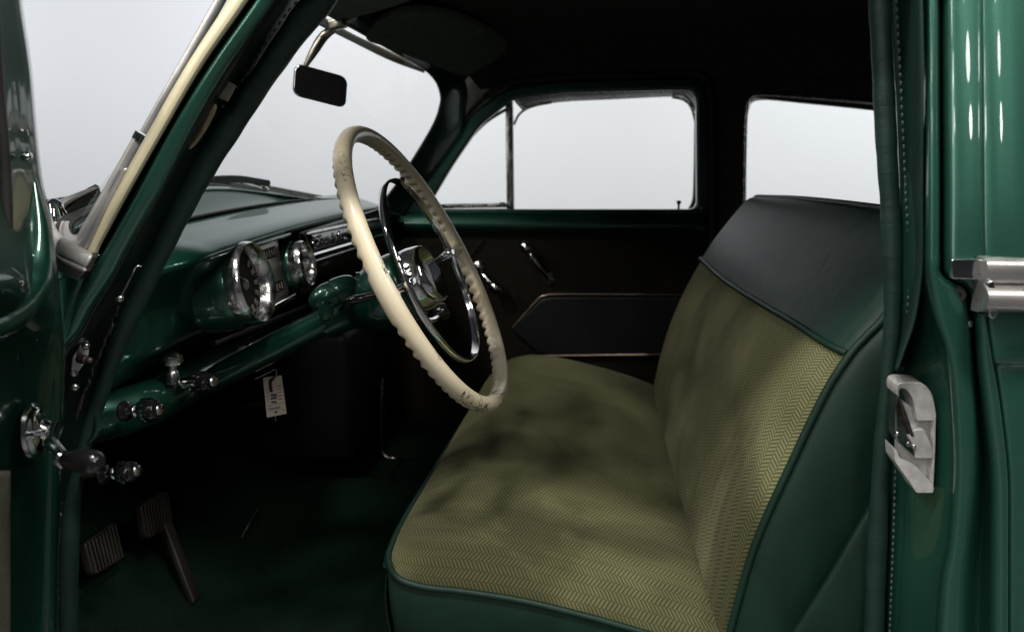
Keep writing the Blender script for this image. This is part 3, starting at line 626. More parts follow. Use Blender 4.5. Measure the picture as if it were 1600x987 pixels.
b = MB(); nd_ = (e1*math.cos(math.radians(-215))+e2*math.sin(math.radians(-215))); b.tube([gc-GX*0.005, gc-GX*0.005+nd_*0.042], [0.0016, 0.0006], 6); b.lathe(gc-GX*0.010, GX, [(0.010, 0), (0.008, 0.003), (0.001, 0.005)], 24); b.build('needle', M['silver'], gg)
c2 = P(468, 413, 1.425)
g2 = gauge(c2, 0.0425, 'clock', 0.04, 'small round dash clock with wide chrome bezel', 0.24)
c2 = c2+GX*0.0045
b = MB()
for k in range(12):
    a = math.radians(30*k); d = e1*math.cos(a)+e2*math.sin(a); t = e1*-math.sin(a)+e2*math.cos(a)
    b.box(c2-GX*0.0100 + d*0.0265, d*0.0035, t*0.0011, GX*0.0006)
b.tube([c2-GX*0.006, c2-GX*0.006+e2*0.020], 0.0009, 6); b.tube([c2-GX*0.0055, c2-GX*0.0055+(e1+e2*-0.4).normalized()*0.014], 0.0011, 6)
b.build('dial_marks', M['dialmark'], g2, smooth=False)
# silver instrument panel between the two dials, with two dark windows
UPG = GX.cross(V((0, -1, 0)))
if UPG.z < 0: UPG = -UPG
pc = W(-0.545, 1.338, -0.214)
b = MB(); b.box(pc, GX*0.006, (0, 0.056, 0), UPG*0.050, 0.004); ip = b.build('instrument_panel', M['silver'], car)
b = MB(); b.box(pc+UPG*0.0535+GX*0.008, GX*0.014, (0, 0.085, 0), UPG*0.003, 0.002); b.build('hood_lip', M['trim_paint'], ip)
b = MB(); b.box(pc-UPG*0.056+GX*0.007, GX*0.010, (0, 0.060, 0), UPG*0.0065, 0.004); b.build('lower_lip', M['chrome'], ip)
for dz in (0.031, -0.029):
    b = MB(); b.box(pc+UPG*dz+V((0, 0.002, 0))+GX*0.006, GX*0.0015, (0, 0.031, 0), UPG*0.0095, 0.001)
    wdw = b.build('indicator_window', M['dial'], ip)
for dz in (0.031, -0.029):
    b = MB()
    for k in range(5): b.box(pc+UPG*dz+V((0, -0.020+0.011*k, 0))+GX*0.0078, GX*0.0005, (0, 0.0012, 0), UPG*(0.004 if k % 2 else 0.006))
    b.build('scale_marks', M['dialmark'], ip, smooth=False)
# right-hand fascia: black glass band with the script, chrome bar, dark lower panel
def fascia(z0, z1, X0, X1, Y0, Y1, name, mat, dz=0.0, bulge=0.0):
    b = MB(); rows = []
    for k in range(5):
        t = k/4; rows.append([W(lerp(X0, X1, t)+bulge*math.sin(math.pi*t), Y, lerp(z0, z1, t)+dz*(Y-1.47)) for Y in (Y0, lerp(Y0, Y1, .33), lerp(Y0, Y1, .66), Y1)])
    b.patch(rows, 10, 16); return b.build(name, mat, fas, solid=0.004)
b = MB(); b.box(W(-0.541, 1.82, -0.222), (0.008, 0, 0), (0, 0.345, 0), (0, 0, 0.062), 0.004); fas = b.build('glove_fascia', M['black'], car, label='black gloss fascia beside the clock')
fascia(-0.160, -0.197, -0.530, -0.522, 1.475, 2.14, 'script_band', M['black'], -0.035, 0.004)
MB().tube(spl([W(-0.518, 1.475, -0.204), W(-0.518, 1.8, -0.215), W(-0.521, 2.15, -0.229)], 20), 0.0045, 8).build('chrome_bar', M['chrome'], fas)
MB().tube(spl([W(-0.523, 1.475, -0.163), W(-0.523, 1.8, -0.174), W(-0.526, 2.15, -0.187)], 20), 0.0025, 8).build('chrome_bar', M['old_chrome'], fas)
fascia(-0.214, -0.282, -0.524, -0.538, 1.475, 2.14, 'glove_door', M['black'], -0.035, 0.006)
# bright tray and the script
cu = bpy.data.curves.new('script', 'FONT'); cu.body = 'Chevrolet'; cu.size = 0.034; cu.extrude = 0.0012; cu.shear = 0.35; cu.bevel_depth = 0.0004; cu.offset = 0.0005
me = curve_mesh(cu)
xs = [q.co.x for q in me.vertices]; x0, x1 = min(xs), max(xs)
for q in me.vertices:
    u = (q.co.x-x0)/(x1-x0)*0.215; q.co = (-0.5145+q.co.z, 1.483+u, H-0.188-0.035*u+q.co.y*0.85)
link('script', me, M['chrome'], fas, False)
MB().tube(spl([W(-0.5145, 1.478, -0.1905), W(-0.5145, 1.60, -0.1945), W(-0.5145, 1.705, -0.1975)], 12), 0.0014, 6).build('script_underline', M['chrome'], fas)

# ---- control knobs on the rail
def knob(a, c, r, lab, full=True):
    """shaft from a to c, knurled cap at c"""
    ax = (c-a).normalized(); L = (c-a).length
    o = MB().lathe(a, ax, [(r*0.35, 0), (r*0.35, L*0.3), (r*0.55, L*0.32), (r*0.6, L*0.42), (r*0.4, L*0.5), (r*0.42, L*0.62), (r*0.42, L*0.9)], 20).build('control_knob', M['chrome'], car, label=lab)
    b = MB(); n = 40; G = []
    for rr, hh, kn in ((0.55, 0.60, 0), (0.98, 0.62, 1), (1.0, 0.72, 1), (0.98, 0.80, 1)):
        G.append([rr*r*(1+(0.10 if (k % 4 < 2 and kn) else 0)) for k in range(n)] + [hh*L])
    u = V((0, 0, 1)); f1 = (u-ax*u.dot(ax)).normalized(); f2 = ax.cross(f1)
    b.grid([[a+ax*g[-1]+g[k]*(math.cos(2*math.pi*k/n)*f1+math.sin(2*math.pi*k/n)*f2) for k in range(n)] for g in G], cv=True)
    b.build('knurled_ring', M['chrome'], o, smooth=False)
    MB().lathe(a, ax, [(r*0.94, L*0.79), (r*0.92, L*0.88), (r*0.84, L*0.98), (r*0.74, L*1.02), (r*0.60, L*1.03), (r*0.56, L*1.10)], 24).build('cap', M['black'], o)
    MB().lathe(a, ax, [(r*0.5, L*1.02), (r*0.5, L*1.105), (r*0.40, L*1.13), (r*0.05, L*1.135)], 20).build('lens', M['old_chrome'], o)
    if full: MB().lathe(a+ax*0.001, -ax, [(r*0.9, 0), (r*0.9, -L*0.06), (r*0.5, -L*0.12)], 24).build('escutcheon', M['black'], o)
knob(P(193, 642, 0.995), P(245, 640, 0.985), 0.0158, 'black capped dash knob nearest the door')
knob(P(268, 600, 1.12), P(328, 596, 1.10), 0.0160, 'silver topped dash knob on the rail')
knob(P(160, 741, 0.985), P(210, 735, 0.975), 0.0155, 'low black knob beneath the rail')
b = MB(); a = P(270, 588, 1.10); b.lathe(a, (0.05, 0, 1), [(0.010, -0.01), (0.009, 0.006), (0.006, 0.010), (0.0065, 0.016), (0.014, 0.020), (0.016, 0.026), (0.015, 0.032), (0.008, 0.037), (0.001, 0.038)], 24); b.build('vent_knob', M['old_chrome'], rail)
MB().tube(spl([P(163, 741, 0.985), P(120, 745, 1.0), P(60, 750, 1.02)], 8), 0.004, 8).build('knob_stalk', M['steel_dark'], rail)
# ignition lock and small bolts under the cluster
b = MB(); b.box(P(383, 541, 1.36), (0.012, 0, 0), (0, 0.012, 0), (0, 0, 0.006), 0.002); b.box(P(372, 547, 1.35), (0.006, 0, 0), (0, 0.01, 0), (0, 0, 0.005), 0.002); b.build('bracket', M['old_chrome'], rail)
MB().tube(spl([P(372, 634, 1.5), P(390, 632, 1.5), P(410, 630, 1.5)], 6), 0.007, 10).build('cable_end', M['steel_dark'], rail)
# heater box under the far end of the dash
b = MB(); b.box(W(-0.62, 1.86, -0.55), (0.11, 0, 0), (0, 0.20, 0), (0, 0, 0.15), 0.02); hb = b.build('heater_box', M['vinyl'], car)
MB().tube(spl_len([P(597, 590, 1.74), P(596, 650, 1.74), P(597, 700, 1.74), P(604, 713, 1.74), P(618, 716, 1.74), P(650, 717, 1.78)], 40), 0.004, 8).build('bright_edge', M['old_chrome'], hb)

# ---- steering wheel (centre, normal and radius solved from the rim outline)
HUB = V((-0.004, 0, -0.010))
SWC = W(-0.2400, 1.2297, -0.1878); SN = V((0.88658, -0.03596, 0.46117)).normalized()
S1 = (V((0, 1, 0)) - SN*SN.y).normalized(); S2 = SN.cross(S1)
if S2.z < 0: S2 = -S2
RW, RT = 0.2325, 0.0128
b = MB(); N, SG = 760, 20; G = []
for i in range(N):
    t = 2*math.pi*i/N; er = math.cos(t)*S1 + math.sin(t)*S2
    near_spoke = min(abs(math.sin(t)), 1)
    amp = 0.0052*min(1, max(0, (near_spoke-0.13)/0.06))*min(1, max(0, (0.985-abs(math.sin(t)))/0.01+0.0)) if True else 0
    ph = (t*78/(2*math.pi)) % 1.0
    sc = (0.5-0.5*math.cos(2*math.pi*ph))**0.7
    ring = []
    for k in range(SG):
        p = 2*math.pi*k/SG; cr_, sn_ = math.cos(p), math.sin(p)       # cr_: outward, sn_: towards the driver
        d = (-cr_*0.45 - sn_*0.89); wgt = min(1, max(0, d-0.1)/0.6)
        r = RT*(1.0) - amp*wgt*(1-sc)*1.0 + 0.0008*wgt
        ring.append(SWC + er*(RW + r*cr_*0.96) + SN*(r*sn_*1.08))
    G.append(ring)
b.grid(G, cu=True, cv=True); wheel = b.build('steering_wheel', M['ivory'], car, label='ivory steering wheel with cracked scalloped rim', angle=60)
# spokes
for sgn in (1, -1):
    pts = [SWC + S1*sgn*q + SN*h for q, h in ((0.168, -0.012), (0.185, -0.009), (0.20, -0.005), (0.212, -0.002), (0.230, 0.0))]
    MB().tube(spl(pts, 24), [0.0055+0.0085*(k/23)**1.6 for k in range(24)], 12, flat=1.2, up=tuple(S2)).build('spoke', M['ivory'] if sgn > 0 else M['ivory'], wheel)
    MB().tube([SWC+HUB+S1*sgn*0.045-SN*0.030, SWC+S1*sgn*0.11-SN*0.024, SWC+S1*sgn*0.175-SN*0.011], 0.0045, 10).build('spoke_rod', M['steel_dark'], wheel)
    MB().box(SWC + S1*sgn*0.142 + SN*0.000, S1*0.014, S2*0.006, SN*0.012, 0.003).build('ring_clip', M['chrome'], wheel)
# horn ring
HC = W(-0.2349, 1.2268, -0.1907); HN = V((0.9116, -0.0386, 0.4093)).normalized()
H1 = (V((0, 1, 0))-HN*HN.y).normalized(); H2 = HN.cross(H1)
G = []
for i in range(160):
    t = 2*math.pi*i/160; er = math.cos(t)*H1+math.sin(t)*H2
    G.append([HC+er*(0.1525+dx)+HN*(dz) for dx, dz in ((0.0012, -0.006), (0.0022, 0), (0.0012, 0.006), (-0.001, 0.0065), (-0.0022, 0), (-0.001, -0.0065))])
b = MB(); b.grid(G, cu=True, cv=True); b.build('horn_ring', M['chrome'], wheel, angle=80)
# hub: green bell, chrome cup, dark face with V wedge
hub = MB().slathe(SWC+HUB, SN, [(0.020, -0.19), (0.026, -0.145), (0.040, -0.120), (0.053, -0.095), (0.0585, -0.065), (0.057, -0.036), (0.051, -0.027)]).build('column_bell', M['trim_paint'], car)
MB().lathe(SWC+HUB, SN, [(0.049, -0.034), (0.0525, -0.027), (0.052, -0.012), (0.0485, 0.004), (0.0465, 0.010), (0.0445, 0.0115), (0.042, 0.009), (0.038, -0.002), (0.035, -0.006)], 48, cap=False).build('horn_cup', M['chrome'], wheel)
MB().lathe(SWC+HUB, SN, [(0.0365, -0.006), (0.030, -0.003), (0.015, -0.001), (0.001, 0.0)], 40).build('horn_button', M['dial'], wheel)
b = MB(); b.prism([SWC+HUB-SN*0.002+S1*x+S2*y for x, y in ((-0.026, 0.016), (-0.012, 0.019), (0.0, -0.006), (0.012, 0.019), (0.026, 0.016), (0.0, -0.030))], SN*0.004); b.build('horn_emblem', M['silver'], wheel, smooth=False, bevel=0.001)
MB().tube([SWC-SN*0.19, SWC-SN*0.62], 0.022, 20).build('steering_column', M['trim_paint'], car)
# turn-signal unit clamped beside the column
ta, tb = P(484, 476, 1.175), P(557, 441, 1.215); ax = (tb-ta); L = ax.length
ts = MB().slathe(ta, ax, [(0.0004, 0), (0.009, 0.003), (0.0165, 0.012), (0.0208, 0.026), (0.0205, L*0.50)]).build('turn_signal', M['trim_paint'], car, label='green bullet shaped turn signal unit')
MB().lathe(ta, ax, [(0.0185, L*0.50), (0.0185, L*0.54)], 32).build('joint', M['rubber'], ts)
MB().slathe(ta, ax, [(0.0215, L*0.53), (0.0215, L*0.62), (0.0195, L*0.80), (0.0145, L*0.94), (0.007, L*1.01), (0.0004, L*1.03)]).build('end_cap', M['trim_paint'], ts)
MB().slathe(P(510, 476, 1.165), P(509, 500, 1.165)-P(510, 476, 1.165), [(0.0105, 0), (0.0115, 0.010), (0.0105, 0.018), (0.0065, 0.0245), (0.0004, 0.0265)]).build('mount', M['trim_paint'], ts)
MB().tube(spl([P(557, 441, 1.215), P(575, 440, 1.22), P(600, 440, 1.225)], 8), 0.016, 16).build('bracket', M['trim_paint'], ts)
lv = MB().tube(spl([P(541, 471, 1.13), P(560, 467, 1.13), P(592, 460, 1.14)], 16), [0.0035+0.004*math.sin(min(1, k/6)*1.5)-0.0022*(k/15) for k in range(16)], 12).build('signal_lever', M['black'], car, label='thin black column lever')
MB().lathe(P(589, 460.5, 1.14), P(600, 458, 1.145)-P(589, 460.5, 1.14), [(0.006, 0), (0.0075, 0.002), (0.0075, 0.007), (0.004, 0.012)], 16).build('collar', M['chrome'], lv)
# gear lever beyond the hub
gl = MB().tube(spl([SWC-SN*0.12+V((0, 0.04, 0)), P(664, 500, 1.34), P(690, 490, 1.42)], 14), 0.005, 10).build('gear_lever', M['chrome'], car)
MB().lathe(P(678, 492, 1.42), P(702, 482, 1.43)-P(678, 492, 1.42), [(0.006, 0), (0.013, 0.006), (0.016, 0.016), (0.013, 0.027), (0.001, 0.032)], 20).build('gear_knob', M['black'], gl)

# ---- mirror and sun visors
mq = [P(461, 98, 1.47), P(544, 121, 1.52), P(541, 170, 1.52), P(457, 149, 1.47)]
nrm = (mq[1]-mq[0]).cross(mq[3]-mq[0]).normalized()
if nrm.y > 0: nrm = -nrm
b = MB(); b.prism(rnd(mq, 6, 0.3, 0.017), -nrm*0.012); mir = b.build('mirror', M['chrome'], car, bevel=0.003)
cq = sum(mq, V())/4
b = MB(); b.prism(rnd([cq+(q-cq)*0.955+nrm*0.0012 for q in mq], 6, 0.3, 0.017), -nrm*0.004); b.build('mirror_face', M['mirror'], mir, smooth=False)
MB().tube(spl([P(479, 103, 1.475)-nrm*0.01, P(492, 78, 1.49), P(507, 56, 1.50), P(530, 40, 1.50), P(556, 24, 1.51)], 30), [0.0045+0.0045*math.sin(math.pi*min(1, k/24)) for k in range(30)], 12).build('mirror_arm', M['arm'], mir)
MB().box(P(527, 38, 1.49), (0.016, 0, 0.004), (0, 0.012, 0), (-0.002, 0, 0.009), 0.004).build('mirror_bracket', M['arm'], mir)
vis = [(572, 62, 1.66), (592, 34, 1.60), (640, 18, 1.62), (712, 27, 1.76), (777, 60, 1.97), (790, 78, 2.0), (766, 100, 2.01), (728, 118, 2.02), (690, 108, 1.97), (615, 78, 1.80)]
b = MB(); b.prism(closed_spl([P(*q) for q in vis], 60), (0.004, 0.002, 0.012)); b.build('sun_visor', M['visor'], car, bevel=0.004, label='dark cloth sun visor on the passenger side')
vis = [(515, 28, 1.42), (500, -10, 1.25), (560, -40, 1.22), (660, -30, 1.35), (645, 0, 1.42), (560, 27, 1.44)]
b = MB(); b.prism(closed_spl([P(*q) for q in vis], 60), (0.004, 0.002, 0.012)); b.build('sun_visor', M['visor'], car, bevel=0.004, label='dark cloth sun visor on the driver side')

# ---- near windshield pillar: painted ridges, jamb, cream strip
rowsA = [(-80, 408, 432, 442, 450, 455, 478, 481, 535),
         (0, 362, 385, 394, 402, 406, 428, 431, 477),
         (100, 296, 315, 325, 332, 336, 355, 358, 410),
         (200, 239, 255, 264, 270, 275, 297, 300, 338),
         (300, 182, 199, 208, 216, 222, 246, 249, 280),
         (390, 133, 149, 158, 165, 170, 195, 198, 236),
         (430, 118, 126, 133, 139, 144, 173, 176, 222),
         (480, 98, 104, 108, 114, 120, 141, 145, 200),
         (520, 94, 97, 99, 102, 106, 121, 124, 178),
         (550, 87, 89, 90, 91, 93, 96, 98, 164),
         (600, 78, 79, 80, 81, 82, 84, 86, 152),
         (700, 66, 68, 70, 72, 76, 84, 90, 124),
         (830, 60, 62, 64, 66, 70, 76, 80, 98),
         (1080, 58, 60, 62, 64, 68, 74, 78, 96)]
YA = (0.895, 0.888, 0.905, 0.892, 0.882, 0.892, 0.912, 1.005)
b = MB(); b.patch([[P(r[k+1], r[0], YA[k]+(0.05 if r[0] < 0 else 0.035*max(0, (300-r[0])/300))) for k in range(8)] for r in rowsA], 90, 60)
pillar = b.build('front_pillar', M['paint'], car, solid=0.003)
# jamb face behind the ridge is darker, unpolished
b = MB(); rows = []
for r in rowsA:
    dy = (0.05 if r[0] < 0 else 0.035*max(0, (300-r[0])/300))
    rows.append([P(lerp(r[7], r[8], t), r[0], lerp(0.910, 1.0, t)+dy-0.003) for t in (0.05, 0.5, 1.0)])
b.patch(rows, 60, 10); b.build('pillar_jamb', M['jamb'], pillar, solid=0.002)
b = MB(); rows = []
for y, x0, x1 in ((-40, 384, 406), (0, 361, 385), (100, 296, 315), (200, 238, 256), (300, 182, 199), (350, 155, 172), (380, 139, 156), (395, 132, 150)):
    dy = 0.035*max(0, (300-y)/300)
    rows.append([P(x0, y, 0.884+dy), P(lerp(x0, x1, .25), y, 0.876+dy), P(lerp(x0, x1, .75), y, 0.876+dy), P(x1, y+1, 0.884+dy)])
b.patch(rows, 50, 10); b.build('cream_strip', M['cream'], pillar, solid=0.004)
# worn plates and screws on the jamb
def jam(x, y, t=0.45): return P(x, y, 0.94+0.035*max(0, (300-y)/300))
b = MB(); b.prism([jam(338, 152), jam(352, 126), jam(369, 134), jam(356, 160)], (0.002, -0.004, 0)); b.build('jamb_plate', M['putty'], pillar, smooth=False, bevel=0.001)
b = MB(); b.prism(closed_spl([jam(291, 228), jam(300, 198), jam(322, 166), jam(334, 160), (jam(338, 172)), jam(322, 204), jam(306, 226), jam(295, 234)], 30), (0.001, -0.0035, 0)); wp = b.build('worn_patch', M['primer'], pillar, smooth=False)
b = MB(); b.prism(closed_spl([jam(298, 220), jam(304, 202), jam(321, 176), jam(330, 172), jam(319, 200), jam(305, 222)], 24), (0.001, -0.0045, 0)); b.build('worn_core', M['rust'], pillar, smooth=False)
b = MB(); b.lathe(jam(331, 163), (0.6, -0.8, 0.1), [(0.005, 0), (0.004, 0.003), (0.001, 0.005)], 12); b.build('catch_screw', M['chrome'], pillar)
b = MB(); b.prism(rnd([P(110, 584, 0.925), P(113, 556, 0.925), P(128, 533, 0.935), P(139, 532, 0.94), P(138, 556, 0.938), P(122, 580, 0.93)], 5, 0.3), (0.003, -0.004, 0)); b.build('switch_plate', M['steel'], pillar, bevel=0.001)
b = MB(); b.lathe(P(124, 560, 0.922), (0.9, -0.25, -0.05), [(0.006, 0), (0.006, 0.012), (0.004, 0.013), (0.004, 0.019), (0.002, 0.021)], 16); b.build('door_switch', M['steel_dark'], pillar)
for x, y in ((117, 604), (115, 582), (80, 811), (78, 986), (134, 540), (187, 466), (94, 513)):
    b = MB(); b.lathe(P(x, y, 0.925), (0.75, -0.65, 0), [(0.0052, -0.002), (0.0052, 0.002), (0.003, 0.0045), (0.0008, 0.005)], 10); b.build('screw', M['old_chrome'], pillar)
MB().tube(spl([P(190, 462, 0.93), P(205, 432, 0.935), P(213, 417, 0.94), P(221, 416, 0.945)], 20), 0.0012, 6).build('jamb_bead', M['old_chrome'], pillar)
# rough torn edge between jamb and welt
random.seed(3)
b = MB(); pts = spl_len([P(186, 478, 0.962), P(160, 540, 0.962), P(140, 590, 0.962), P(122, 640, 0.962), P(105, 690, 0.962), P(95, 760, 0.962), P(91, 850, 0.962), P(88, 1000, 0.962)], 90)
b.tube([q+V((random.uniform(-.002, .002), 0, random.uniform(-.002, .002))) for q in pts], [0.0012+random.random()*0.0014 for _ in pts], 6); b.build('torn_edge', M['steel_dark'], pillar, smooth=False)

def stitched(name, left, seam, Yl, nst, st_len, sd, label):
    """leather welt as a tube between its outer edge and its stitched seam"""
    n = 140
    a, c = spl_len([P(x, y, Yl) for x, y in left], n), spl_len([P(x, y, Yl) for x, y in seam], n)
    # match by index; centre and radius
    ctr = [(p+q)/2 for p, q in zip(a, c)]; rad = [(p-q).length/2*0.98 for p, q in zip(a, c)]
    rng = random.Random(sd); off = [0]*n
    for i in range(n): rad[i] *= 1+0.022*math.sin(i*0.9+rng.random())+0.02*math.sin(i*0.31)
    o = MB().tube(ctr, rad, 24, flat=1.0).build(name, M['welt'], car, label=label)
    b = MB()
    L = spl_len(c, nst*2+1)
    for k in range(nst):
        p, q = L[2*k], L[2*k].lerp(L[2*k+1], st_len)
        d = V((0, -0.019, 0))
        b.tube([p+d, (p+q)/2+d+V((0, -0.001, 0)), q+d], 0.0012, 6)
    b.build('stitching', M['thread'], o)
    return o
stitched('door_welt', [(540, -40), (524, 0), (485, 45), (420, 133), (383, 190), (345, 250), (306, 316), (272, 380), (217, 494), (190, 552), (172, 600), (148, 680), (130, 740), (122, 830), (120, 987), (120, 1080)],
         [(500, -40), (478, 0), (452, 32), (385, 133), (342, 190), (302, 250), (266, 316), (237, 380), (180, 494), (163, 552), (150, 600), (122, 680), (101, 740), (90, 830), (88, 987), (88, 1080)], 1.0, 110, 0.9, 1, 'green leather welt along the windshield pillar')
w2 = stitched('door_welt', [(1354, -60), (1357, 0), (1362, 100), (1370, 250), (1376, 330), (1381, 480), (1375, 600), (1365, 700), (1355, 850), (1350, 987), (1348, 1080)],
         [(1386, -60), (1390, 0), (1398, 150), (1405, 300), (1410, 400), (1406, 520), (1396, 600), (1391, 700), (1386, 850), (1381, 987), (1379, 1080)], 0.978, 105, 0.9, 2, 'green leather welt along the center pillar')
# loose dark flap beside the near welt
b = MB(); rows = []
for y, x0, x1 in ((-60, 1386, 1438), (100, 1395, 1441), (300, 1404, 1441), (420, 1409, 1440), (500, 1407, 1428), (550, 1402, 1411), (578, 1398, 1401)):
    rows.append([P(x0+4, y, 0.978), P(lerp(x0, x1, .3), y, 0.972), P(lerp(x0, x1, .6), y, 0.950), P(x1, y, 0.898)])
b.patch(rows, 40, 16); b.build('leather_flap', M['leather_dark'], w2, solid=0.003)

# ---- center pillar on the near side
rowsB = [(-80, 1378, 1438, 1446, 1454, 1463, 1471, 1480, 1527),
         (120, 1393, 1440, 1448, 1456, 1464, 1471, 1480, 1528),
         (300, 1400, 1441, 1449, 1457, 1465, 1472, 1481, 1529),
         (400, 1404, 1442, 1449, 1457, 1465, 1472, 1481, 1531),
         (430, 1404, 1443, 1450, 1459, 1468, 1477, 1485, 1532),
         (455, 1404, 1446, 1453, 1470, 1498, 1510, 1517, 1534),
         (500, 1403, 1456, 1463, 1480, 1510, 1519, 1525, 1538),
         (560, 1399, 1472, 1481, 1495, 1514, 1523, 1529, 1547),
         (640, 1394, 1480, 1489, 1503, 1520, 1530, 1539, 1560),
         (740, 1390, 1482, 1492, 1506, 1521, 1536, 1550, 1571),
         (850, 1386, 1474, 1484, 1497, 1511, 1531, 1551, 1572),
         (920, 1384, 1462, 1472, 1488, 1505, 1527, 1551, 1572),
         (1080, 1380, 1452, 1462, 1480, 1500, 1524, 1551, 1572)]
YBs = (0.99, 0.908, 0.877, 0.868, 0.876, 0.914, 0.884, 0.875)
def tumble(y): return 0.05*max(0, (420-y)/420)**1.3
b = MB(); rows = []
for r in rowsB:
    row = [P(r[k+1], r[0], YBs[k]+tumble(r[0])) for k in range(8)]
    row += [P(r[8]+2.0, r[0], 0.881+tumble(r[0])), P(r[8]+1.5, r[0], 0.93+tumble(r[0]))]
    rows.append(row)
R = [spl(r, 90) for r in rows]
b.patch(rows, 100, 90); bp_ = b.build('center_pillar', M['paint'], car, solid=0.002)
# rear door skin
gap = {r[0]: r[8] for r in rowsB}
b = MB(); rows = []
for y, sw in ((-80, 0), (100, 0), (300, 0), (400, 0), (450, 0), (500, 0), (540, 0.0), (562, -0.001), (572, 0.005), (585, 0.006), (640, 0.003), (740, 0), (850, 0), (920, 0), (1080, 0)):
    ks = sorted(gap); g = None
    for k0, k1 in zip(ks, ks[1:]):
        if k0 <= y <= k1: g = lerp(gap[k0], gap[k1], (y-k0)/(k1-k0)); break
    t = tumble(y)
    rows.append([P(g+4, y, 0.93+t), P(g+4.5, y, 0.885+t), P(g+7, y, 0.872+t+sw), P(g+14, y, 0.868+t+sw), P(g+40, y, 0.864+t+sw), P(g+90, y, 0.862+t+sw), P(g+220, y, 0.866+t+sw)])
b.patch(rows, 110, 50); rdoor = b.build('rear_door', M['paint'], car, solid=0.002)
# inner shell behind gap so no light leaks
MB().box(W(0.51, 0.985, -0.3), (0.04, 0, 0), (0, 0.035, 0), (0, 0, 0.65), 0.004).build('pillar_core', M['jamb'], bp_)
MB().box(W(0.95, 0.96, -0.40), (0.45, 0, 0), (0, 0.01, 0), (0, 0, 0.34), 0.004).build('door_core', M['jamb'], rdoor)
# belt moulding on the rear door and its stub on the pillar
def prof_sweep(prof, X0, X1, name, parent, mat, n=14):
    G = []
    for k in range(n):
        X = lerp(X0, X1, k/(n-1)); G.append([V((X, Y, z)) for Y, z in prof])
    b = MB(); b.grid(G); o = len(b.v); m = len(prof)
    b.f.append(tuple(range(m))); b.f.append(tuple(range(m*(n-1), m*n))[::-1])
    return b.build(name, mat, parent, angle=50)
z = lambda y: P(1560, y, 0.85).z
pr = [(0.872, z(404)), (0.858, z(404.5)), (0.850, z(408)), (0.847, z(418)), (0.847, z(434)), (0.850, z(441)), (0.853, z(445)), (0.846, z(448)), (0.839, z(455)), (0.836, z(465)), (0.838, z(476)), (0.845, z(485)), (0.858, z(490)), (0.872, z(491))]
x_of = lambda x, Y: P(x, 450, Y).x
belt = prof_sweep(pr, x_of(1537, .85), 1.55, 'belt_moulding', rdoor, M['satin'])
b = MB(); b.prism(rnd([P(1482, 404, 0.868), P(1533, 404, 0.868), P(1534, 436, 0.868), P(1483, 434, 0.868)], 4, 0.08), (0, -0.006, 0)); b.build('moulding_stub', M['chrome'], bp_, bevel=0.0012)
b = MB(); b.prism(closed_spl([P(1524, 436, 0.872), P(1532, 432, 0.872), P(1536, 445, 0.872), P(1541, 462, 0.872), P(1540, 480, 0.872), P(1533, 490, 0.872), P(1526, 484, 0.872), P(1527, 462, 0.872)], 30), (0, -0.027, 0)); b.build('moulding_tip', M['chrome'], rdoor, bevel=0.003)
# rest of the rear door, out of frame to the right: lower panel and window post
b = MB(); b.patch([[W(X, 0.866+0.004*(X-0.6)+dy, zz) for X in (0.585, 0.9, 1.25, 1.6)] for zz, dy in ((-0.165, 0), (-0.22, -0.004), (-0.40, -0.004), (-0.60, 0.004), (-0.80, 0.02))], 20, 20); b.build('door_panel', M['paint'], rdoor, solid=0.003)
b = MB(); b.patch([[W(X, 0.87+dy, zz) for X in (0.585, 0.9, 1.25, 1.6)] for zz, dy in ((-0.175, 0.0), (-0.13, 0.012), (-0.115, 0.05))], 8, 12); b.build('window_sill', M['paint'], rdoor, solid=0.003)
# rubber bumper and screws
b = MB(); b.lathe(P(1494, 458, 0.885), (-0.25, -1, 0), [(0.0085, 0), (0.0085, 0.010), (0.0070, 0.013), (0.003, 0.013), (0.0025, 0.008)], 24); b.build('rubber_stop', M['rubber'], bp_)
b = MB(); b.lathe(P(1512, 506, 0.882), (0, -1, 0), [(0.0045, -0.004), (0.0045, 0.002), (0.002, 0.004), (0.0006, 0.0042)], 12); b.build('screw', M['old_chrome'], bp_)

# lock striker on the jamb
YK = 0.915
def K(x, y, Y=YK): return P(1360+x/4.486, 570+y/4.486, Y)
b = MB(); b.prism([K(455, 330), K(462, 340), K(456, 600), K(442, 890), K(432, 885), K(440, 600), K(447, 390)], (0.0, 0.035, 0)); stk = b.build('striker', M['steel'], car, smooth=False, bevel=0.0008, label='grey cast metal lock striker on the center pillar jamb')
# curved hook: band swept along an arc with width in Y
outer = [(190, 215), (188, 165), (205, 130), (250, 122), (330, 124), (392, 148), (436, 215), (458, 320), (460, 392)]
inner = [(204, 225), (202, 185), (214, 166), (240, 168), (272, 196), (298, 245), (315, 310), (322, 360), (326, 392)]
b = MB(); G = []
so, si = spl([K(*q) for q in outer], 40), spl([K(*q, YK+0.004) for q in inner], 40)
dpt = V((0.0, 0.034, 0))
for p, q in zip(so, si): G.append([p+dpt, p, q, q+dpt*0.9])
b.grid(G, cv=True); o0 = 0; b.f.append((0, 1, 2, 3)); b.f.append(tuple(len(b.v)-4+k for k in range(4))); b.build('hook', M['steel'], stk, bevel=0.001, angle=30)
b = MB(); b.prism([K(188, 200, YK+.002), K(200, 235, YK+.004), K(240, 400, YK+.004), K(300, 560, YK+.004), K(318, 655, YK), K(190, 540, YK), K(172, 500, YK), K(176, 340, YK)], (0.003, 0.030, 0)); b.build('wedge', M['old_chrome'], stk, smooth=False, bevel=0.001)
